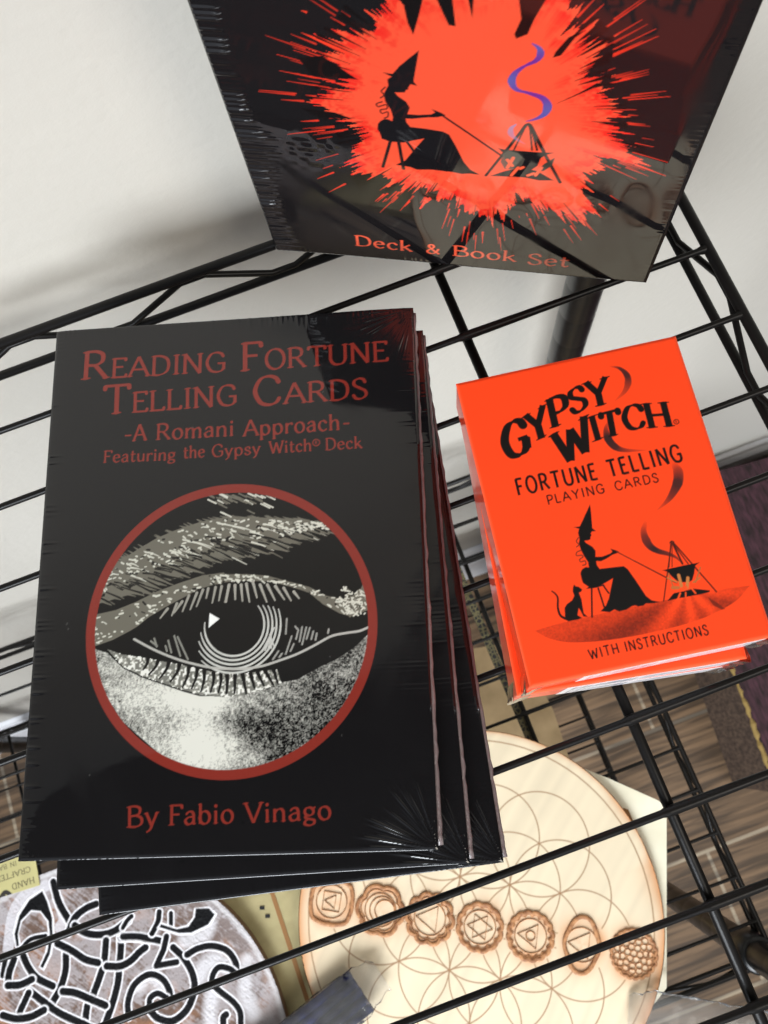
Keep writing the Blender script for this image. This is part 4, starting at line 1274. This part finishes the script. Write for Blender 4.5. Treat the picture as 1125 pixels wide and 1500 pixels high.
plq = empty('wood_plaque', 'pale round plywood plaque engraved with overlapping circles and seven burnt symbols', 'plaque', (dc[0], dc[1], ZD), 0)
pf, keep_ = plaque_face()
pf.build('engraved_disc', M_PLY, plq, skirt=0, keep=keep_)
em = MB()
a_ = np.linspace(0, 2 * math.pi, 160, endpoint=False)
em.v = [(DR * 1.001 * math.cos(t), DR * 1.001 * math.sin(t), z) for z in (-4.0, -.05) for t in a_]
em.f = [(k, (k + 1) % 160, 160 + (k + 1) % 160, 160 + k) for k in range(160)] + [tuple(range(160))[::-1]]
em.build('burnt_edge', mat('scorched_edge', lc(150, 96, 44), .7), plq, False)


def symbol(k):
    """the seven symbols, one mesh each; 'up' of a symbol points along the row"""
    ud = np.array([math.cos(pang), math.sin(pang)]); vd = np.array([-ud[1], ud[0]])
    p = PLQ - dc + ud * 29.85 * (k - 3)
    m = MB()
    T = lambda x, y, z=.5: (p[0] + ud[0] * y - vd[0] * x, p[1] + ud[1] * y - vd[1] * x, z)
    npet = (4, 6, 10, 12, 16, 2, 22)[k]
    n = 140
    ring = []
    for t in np.linspace(0, 2 * math.pi, n, endpoint=False):
        if npet == 2:
            r = 9.6 + 5.6 * abs(math.cos(t)) ** 5 + .5 * abs(math.sin(t))
        elif npet == 4:
            r = 12.1 + 2.4 * abs(math.sin(2 * t)) ** .6 - .9 * abs(math.sin(4 * t))
        else:
            r = 12.0 + (2.1 if npet < 12 else 1.2) * abs(math.sin(npet * t / 2)) ** .7
        ring.append(T(r * math.cos(t), r * math.sin(t), .7))
    m.tube(ring, 1.2 if k < 6 else .9, 8, True, .35)
    if 1 <= k <= 4:     # the inner scallops
        ring = []
        for t in np.linspace(0, 2 * math.pi, n, endpoint=False):
            r = 10.2 + 1.7 * abs(math.sin(npet * t / 2)) ** .7
            ring.append(T(r * math.cos(t), r * math.sin(t), .4))
        m.tube(ring, .38, 6, True)
    circ = lambda r, x=0, y=0, w=.34: m.tube([T(x + r * math.cos(t), y + r * math.sin(t), .35) for t in np.linspace(0, 2 * math.pi, 40, endpoint=False)], w, 6, True)
    line = lambda P, w=.34: m.tube([T(x, y, .35) for x, y in P], w, 6, True)
    if k < 6:
        circ(9.3)
    tri = lambda r, up=1: [(r * math.cos(math.radians(90 * up + q)), r * math.sin(math.radians(90 * up + q))) for q in (0, 120, 240)]
    if k == 0:
        line([(-5.2, -5.2), (5.2, -5.2), (5.2, 5.2), (-5.2, 5.2)]); line(tri(4.4, -1))
    elif k == 1:
        circ(7.6, 0, 1.2); circ(5.9, 0, 2.6)
    elif k == 2:
        line(tri(8.4, -1))
    elif k == 3:
        line(tri(7.6, 1)); line(tri(7.6, -1))
    elif k == 4:
        line(tri(7.6, -1)); circ(2.6)
    elif k == 5:
        line(tri(8.2, -1))
    else:
        for rr, nn in ((3.6, 6), (6.8, 11), (9.6, 15)):
            for q in range(nn):
                t = 2 * math.pi * q / nn + rr
                circ(1.75, rr * math.cos(t), rr * math.sin(t), .30)
        circ(1.8)
    return m.build('burnt_symbol', M_BURNT, plq, True)


for k in range(7):
    symbol(k)

# --- cream card box under it
cb = MB()
q = [at(640, 1040, -318), at(890, 1140, -318), at(962, 1172, -318), at(974, 1183, -318), at(974, 1262, -318)]
d0 = q[4] - q[3]
poly_ = [p[:2] for p in q] + [(q[4] + d0 * 2.2)[:2], (q[4] + d0 * 2.2 + np.array([-120, -62, 0]))[:2], (-75, -95)]
cb.prism(poly_, ZL, -313.6)
o = cb.build('card_tray', M_CREAM)
tag(o, 'cream card tray peeking out under the round plywood plaque', 'card tray')
o2 = MB()
i0, i1 = at(915, 1188, -313.4), at(946, 1258, -313.4)
o2.prism([(i0 + (0, 2.0, 0))[:2], (i0 + (2.4, 0, 0))[:2], (i1 + (2.0, 0, 0))[:2], (i1 + (-2.0, -1, 0))[:2], at(905, 1205, -313.4)[:2]], -313.58, -313.3)
o2.build('inner_edge', M_BROWN, o)

# --- olive card box between the two plaques
ob = MB()
ob.prism([at(a, b, -322)[:2] for a, b in ((250, 1240), (520, 1240), (530, 1560), (330, 1560))], ZL, -320.2)
o = ob.build('olive_card_sheet', M_OLIVE)
tag(o, 'flat olive tan card lid between the carved and plywood discs', 'card lid')
l2 = MB()
pa, pb = at(396, 1300, -320), at(432, 1410, -320)
dn = (pb - pa) / np.linalg.norm(pb - pa); nn_ = np.array([-dn[1], dn[0], 0]) * 1.3
pa = pa - dn * 25; pb = pb + dn * 55
l2.prism([(pa + nn_)[:2], (pa - nn_)[:2], (pb - nn_)[:2], (pb + nn_)[:2]], -320.18, -319.9)
l2.build('brown_stripe', M_BROWN, o)
h2 = MB()
for a, b in ((384, 1330), (392, 1342)):
    p = at(a, b, -320)
    h2.box((p[0], p[1], -320.0), (1.5, 1.0, .15), 0, *[tuple(v) for v in rdir(-.3)])
h2.build('punched_mark', M_DARKHOLE, o)

# --- carved round plaque with a knot
CR = 118.0
cc_ = np.array([-281.0, -173.0])
ZC = -312.0


def carved_face():
    f = Face((cc_[0] - CR, cc_[1] - CR, ZC), (1, 0, 0), (0, 1, 0), 2 * CR, 2 * CR, .42, (150, 132, 118))
    f.local((-CR, -CR, 0), (1, 0, 0), (0, 1, 0))
    rng = np.random.default_rng(31)
    # whitewashed brown wood, short broken brush strokes
    sh = f.X.shape
    n1, n2, n3, n4 = smooth_noise(sh, 40, rng), smooth_noise(sh, 11, rng), smooth_noise(sh, 4, rng), smooth_noise(sh, 1.6, rng)
    ca, sa = math.cos(-.95), math.sin(-.95)
    uu = f.X * ca + f.Y * sa; vv = -f.X * sa + f.Y * ca
    st = np.interp(vv + 1.2 * n2, np.linspace(-400, 400, 1400), rng.random(1400))
    w = np.clip((.40 * n1 + .22 * n2 + .26 * n3 + .12 * n4 + .30 * (st - .5) - .36) * 4.2, 0, 1)
    r = np.hypot(f.X - CR, f.Y - CR)
    w = np.clip(w * .72 + .42 * np.clip((r - CR * .80) / (CR * .2), 0, 1), 0, 1)
    br_ = np.clip((smooth_noise(sh, 22, rng) - .5) * 4, 0, 1)[..., None]
    brown = lin((104, 84, 74)) * (1 - br_) + lin((138, 100, 76)) * br_
    f.rgb = brown * (1 - w[..., None] * .8) + lin((182, 177, 180)) * w[..., None] * .8
    A = lambda p: f.px(p, 0, 1280, 5.114)
    B = lambda p: f.px(p, 180, 1280, 4.6875)
    WH, BL = (236, 234, 238), (8, 8, 11)

    def band(P, wd=7.6, sm=True, tr=A):
        Q = spline(tr(P), 8) if sm else tr(P)
        f.stroke(Q, wd * .56 + 1.75, WH, dh=.25)
        f.stroke(Q, wd * .56, BL, dh=-.3)
    # broad whitewash round the figures
    for P in ([(60, 560), (100, 300), (200, 150), (340, 90)], [(430, 180), (480, 330), (450, 400)]):
        f.stroke(spline(A(P), 8), 7, (206, 203, 208), .8)
    for P in ([(520, 720), (560, 640), (640, 590), (720, 640)], [(640, 760), (600, 900), (600, 1031)], [(850, 600), (840, 800), (900, 960)], [(600, 330), (560, 420), (420, 470)], [(100, 780), (180, 700), (260, 760)]):
        f.stroke(spline(B(P), 8), 8, (214, 212, 216), .75, soft=4)
    # interlaced ribbons, those passing under first
    band([(515, 345), (440, 210), (400, 60)])
    band([(510, 440), (560, 330), (640, 260), (720, 225)])
    band([(560, 385), (640, 440), (740, 455), (850, 430), (960, 350)])
    band([(40, 640), (20, 760)], 6)
    band([(105, 640), (70, 740), (60, 830)])
    band([(395, 960), (450, 860), (490, 730), (495, 590)])
    band([(705, 890), (745, 780), (780, 660), (795, 500)])
    band([(790, 1120), (840, 980), (880, 830), (895, 700), (905, 560), (905, 480)])
    band([(640, 1125), (645, 1050), (655, 985)])
    band([(430, 520), (540, 575), (640, 640), (735, 665)])
    band([(800, 690), (900, 690), (980, 650), (1040, 590), (1090, 550)])
    band([(175, 615), (215, 700), (280, 780), (395, 840)])
    band([(470, 880), (560, 890), (660, 930), (790, 985)])
    band([(225, 880), (330, 960), (440, 1040), (590, 1110), (700, 1160)])
    band([(150, 1030), (215, 890)], 7)
    band([(20, 1060), (120, 1085), (230, 1070), (330, 1020)])
    band([(60, 835), (150, 830), (240, 790)], 7.6)
    band([(905, 480), (1000, 475), (1125, 490)], 7)
    # the big loop at the left with its pointed top
    for P, col in (([(322, 108), (210, 180), (130, 300), (95, 440), (115, 560), (160, 540), (140, 450), (165, 360), (235, 285), (300, 290), (350, 360), (362, 470), (340, 580), (290, 700), (330, 730), (390, 600), (410, 470), (405, 330), (365, 200)], WH),):
        f.poly(A(P), col)
    f.poly(A([(318, 128), (220, 195), (145, 310), (108, 450), (122, 545), (142, 540), (135, 450), (158, 350), (235, 272), (305, 280), (362, 355), (374, 470), (352, 585), (300, 695), (322, 708), (375, 600), (395, 470), (390, 330), (355, 210)]), BL)
    band([(160, 560), (230, 490), (340, 465)], 5)
    # right hand part
    band([(0, 430), (110, 430), (260, 460)], 7, tr=B)
    band([(345, 505), (420, 580), (480, 690), (490, 800), (440, 930), (340, 1010), (240, 990), (190, 940)], 7.4, tr=B)
    band([(300, 430), (280, 520), (230, 630), (370, 605)], 6.4, False, tr=B)
    band([(440, 555), (520, 510), (620, 495), (720, 530), (775, 610), (780, 680)], 6.8, tr=B)
    band([(770, 680), (730, 650), (660, 640), (620, 690), (615, 750), (660, 800), (760, 880), (805, 950), (810, 1031)], 6.4, tr=B)
    band([(40, 980), (35, 880), (80, 760), (180, 690), (270, 720), (320, 800), (325, 860)], 6.8, tr=B)
    band([(300, 850), (240, 820), (190, 850), (180, 900)], 6.2, tr=B)
    band([(690, 1031), (690, 985), (710, 965)], 7, tr=B)
    band([(200, 410), (240, 330), (250, 260)], 6, tr=B)
    band([(330, 270), (330, 350)], 5, tr=B)
    band([(0, 370), (30, 320), (60, 290)], 5, tr=B)
    f.poly(B([(590, 225), (650, 275), (600, 360), (480, 420), (380, 425), (230, 375), (260, 330), (370, 370), (440, 350), (480, 300), (490, 235)]), WH)
    f.poly(B([(590, 235), (632, 278), (585, 350), (470, 405), (385, 408), (250, 368), (262, 345), (370, 380), (450, 362), (492, 300), (500, 238)]), BL)
    # pale rim
    rim = np.clip(1 - np.abs(r - CR + 2) / 2.4, 0, 1) * .8
    f.rgb = f.rgb * (1 - rim[..., None]) + lin((214, 212, 214)) * rim[..., None]
    f.h += .5 * (w - .5) * .5 + .25 * (n4 - .5)
    return f, r <= CR


crv = empty('carved_plaque', 'round carved wood plaque with black and white knotwork, whitewashed brown', 'plaque', (cc_[0], cc_[1], ZC))
cf, keep_ = carved_face()
cf.build('carved_relief', M_CARVE, crv, skirt=0, keep=keep_)
em = MB()
em.v = [(CR * 1.0 * math.cos(t), CR * 1.0 * math.sin(t), z) for z in (-6.5, .1) for t in a_]
em.f = [(k, (k + 1) % 160, 160 + (k + 1) % 160, 160 + k) for k in range(160)] + [tuple(range(160))[::-1]]
em.build('wooden_rim', mat('brown_rim', lc(120, 92, 70), .7), crv)

# --- paper tag lying on the rim of the carving
tu = np.array([math.cos(math.radians(180 + 6)), math.sin(math.radians(180 + 6)), 0])
tq = [at(a, b, -310.9) for a, b in ((0, 1258), (48, 1243), (66, 1293), (0, 1345))]
tu = (tq[0] - tq[1]); tu /= np.linalg.norm(tu)
tv = np.array([tu[1], -tu[0], 0])
if (tv @ (tq[2] - tq[1])) > 0:
    tv = -tv
tw, th_ = 62.0, 22.5
# lettering runs upside down for the viewer: u to the left, v downwards
TU, TV = tu, -tv
TO = tq[1] - TU * .5
ft = Face(TO, TU, TV, tw, th_, .25, (186, 178, 124)).local((0, 0, 0), (1, 0, 0), (0, 1, 0))
ft.rgb *= (.92 + .16 * smooth_noise(ft.X.shape, 30))[..., None]
INKT = (70, 64, 44)
o = dict(ox=0, oy=1180, sc=8.036, font='tagf')
ft.text('HAND', (398, 838), (135, 925), (420, 905), INKT, **o)
ft.text('CRAFTED', (352, 712), (-60, 850), (372, 775), INKT, **o)
ft.text('IN BALI', (190, 650), (-90, 745), (205, 700), INKT, **o)
ft.stroke(spline(ft.px([(0, 1100), (60, 1020), (130, 1060), (165, 1110), (120, 1160)], 0, 1180, 8.036), 6), 2.6, (44, 40, 34))
ft.stroke(spline(ft.px([(20, 1170), (10, 1110), (50, 1070)], 0, 1180, 8.036), 6), 2.2, (44, 40, 34))
tg = ft.build('paper_tag', M_TAG, None, skirt=.3)
tg.location = Vector(TO) * S
tg.rotation_euler = (0, 0, math.atan2(TU[1], TU[0]))
tag(tg, 'yellowish paper tag with upside down lettering beside the carved plaque', 'paper tag')

# --- dark patterned trim hanging along a shelf bar
M_TRIM = mat('gold_zigzag_trim', rough=.6)
_L = M_TRIM.node_tree.links
tct = nd(M_TRIM, 'ShaderNodeTexCoord'); wv = nd(M_TRIM, 'ShaderNodeTexVoronoi', feature='DISTANCE_TO_EDGE'); wv.inputs['Scale'].default_value = 330
rp = nd(M_TRIM, 'ShaderNodeValToRGB')
rp.color_ramp.elements[0].position = .10; rp.color_ramp.elements[0].color = lc(96, 88, 58)
rp.color_ramp.elements[1].position = .16; rp.color_ramp.elements[1].color = (.008, .008, .009, 1)
_L.new(tct.outputs['Object'], wv.inputs['Vector']); _L.new(wv.outputs['Distance'], rp.inputs[0]); _L.new(rp.outputs[0], bsdf(M_TRIM).inputs['Base Color'])
tm = MB()
tm.prism([(27, 42), (32.5, 42), (35, -60), (38, -140), (33, -140), (30, -60)], -338.5, -335.5)
o = tm.build('woven_trim', M_TRIM)
tag(o, 'dark woven trim with gold zigzags under a shelf bar', 'trim')

# --- kraft box on the bottom shelf
kb = MB()
kq = [at(688, 940, -560)[:2], at(795, 1010, -560)[:2], at(811, 1042, -560)[:2], at(830, 1100, -560)[:2]]
e0 = np.array(kq[3]) + (np.array(kq[3]) - np.array(kq[2])) * 3
kb.prism([(-60, 24), kq[1] + np.array([-3, 48]), kq[1], kq[2], kq[3], tuple(e0), (-60, -210)], -618.8, -560)
o = kb.build('kraft_carton', M_KRAFT)
tag(o, 'plain brown kraft carton seen through the wires beneath the card boxes', 'carton')

# --- blue packet in clear plastic and a clear bag at the front
M_NAVY = mat('navy_sticks', lc(14, 18, 44), .5, Specular_IOR_Level=.2)
noise_tint(M_NAVY, 60, lc(10, 14, 44), lc(30, 42, 104), stretch=(1, 1, 1))


def pouch(name, label, cat, ends, wid, hgt, seed, inner=None):
    a, b = [np.array(p, float) for p in ends]
    L = np.linalg.norm(b - a); d = (b - a) / L
    s = np.cross((0, 0, 1), d)
    rng = np.random.default_rng(seed)
    root = empty(name, label, cat, a)
    nl, nr = 36, 22
    V, Fc = [], []
    nz = rng.normal(0, 1, (nl, nr))
    for i in range(nl):
        t = i / (nl - 1)
        taper = 1.0 if t < .82 else 1 - .35 * ((t - .82) / .18)
        hh = hgt * (1 if t < .8 else 1 - .75 * ((t - .8) / .2))
        for j in range(nr):
            th = 2 * math.pi * j / nr
            ww = wid * taper * (1 + .03 * nz[i, j]); h2 = max(.6, hh * (1 + .07 * nz[i, (j * 3) % nr]))
            p = d * (L * t) + s * ww * math.copysign(abs(math.cos(th)) ** .7, math.cos(th)) + np.array([0, 0, h2 + .4]) + np.array([0, 0, 1]) * h2 * .98 * math.copysign(abs(math.sin(th)) ** .8, math.sin(th))
            if t > .8:
                p = p + s * .9 * nz[i, 0] + np.array([0, 0, max(0, .9 * nz[i, 1])])
            V.append(p)
    for i in range(nl - 1):
        for j in range(nr):
            k = (j + 1) % nr
            Fc.append((i * nr + j, i * nr + k, (i + 1) * nr + k, (i + 1) * nr + j))
    mesh('clear_pouch', V, Fc, M_FILM, root, True)
    if inner:
        for k in range(5):
            off = (k - 2) * wid * .36
            MB().tube([d * 2 + s * off + np.array([0, 0, hgt * .95 + .6 * (k % 2)]), d * (L * .86) + s * off + np.array([0, 0, hgt * .95 + .6 * (k % 2)])], wid * .21, 10).build('stick', inner, root, True)
    return root


pouch('incense_packet', 'navy blue sticks in a clear plastic sleeve over the discs', 'packet', ((-200, -206, -308.0), (-101, -176, -306.0)), 14.0, 4.6, 4, M_NAVY)
pouch('clear_bag', 'empty crinkled clear plastic bag end by the plywood plaque', 'plastic bag', ((96, -278, -308.0), (26, -240, -308.0)), 13.0, 4.0, 9)

# --- low storage box on the floor at the right
ZB = ZF + 150
M_RUG = mat('maroon_cloth', lc(50, 24, 28), .8)
noise_tint(M_RUG, 55, lc(30, 13, 14), lc(74, 42, 52), stretch=(5, 1, 1))
M_WEAVE = mat('brown_weave', lc(84, 66, 52), .9)
noise_tint(M_WEAVE, 260, lc(62, 47, 38), lc(104, 84, 68), stretch=(1, 1, .35))
noise_bump(M_WEAVE, 320, .5, .001)
ra, rb_ = np.array(at(1066, 950, ZB)[:2]), np.array(at(1127, 1118, ZB)[:2])
rd = (ra - rb_) / np.linalg.norm(ra - rb_)
rn_ = np.array([rd[1], -rd[0]])
p_top = ra + rd * ((YW - 16 - ra[1]) / rd[1] - 1)
p_bot = rb_ - rd * 30
chest = empty('storage_box', 'low brown woven storage box with a dark maroon top and frayed yellow edge', 'storage box', (p_bot[0], p_bot[1], ZF))
loc = lambda p: (p[0] - p_bot[0], p[1] - p_bot[1])
MB().prism([loc(p_top), loc(p_bot), loc(p_bot + rn_ * 400), loc(p_top + rn_ * 400)], .6, 140).build('box_body', M_WEAVE, chest)
e_ = rn_ * 1.5
MB().prism([loc(p_top - e_), loc(p_bot - e_), loc(p_bot + rn_ * 402), loc(p_top + rn_ * 402)], 140, 150).build('lid', M_RUG, chest)
fg = MB()
r4 = np.random.default_rng(2)
fg.tube([(*loc(p_bot + (p_top - p_bot) * t - rn_ * (1.0 + 1.4 * r4.random())), 147 + 2.5 * r4.random()) for t in np.linspace(0.01, .99, 60)], list(1.2 + 2.0 * r4.random(60)), 8)
fg.build('frayed_edge', mat('yellow_fray', lc(150, 124, 70), .9), chest)
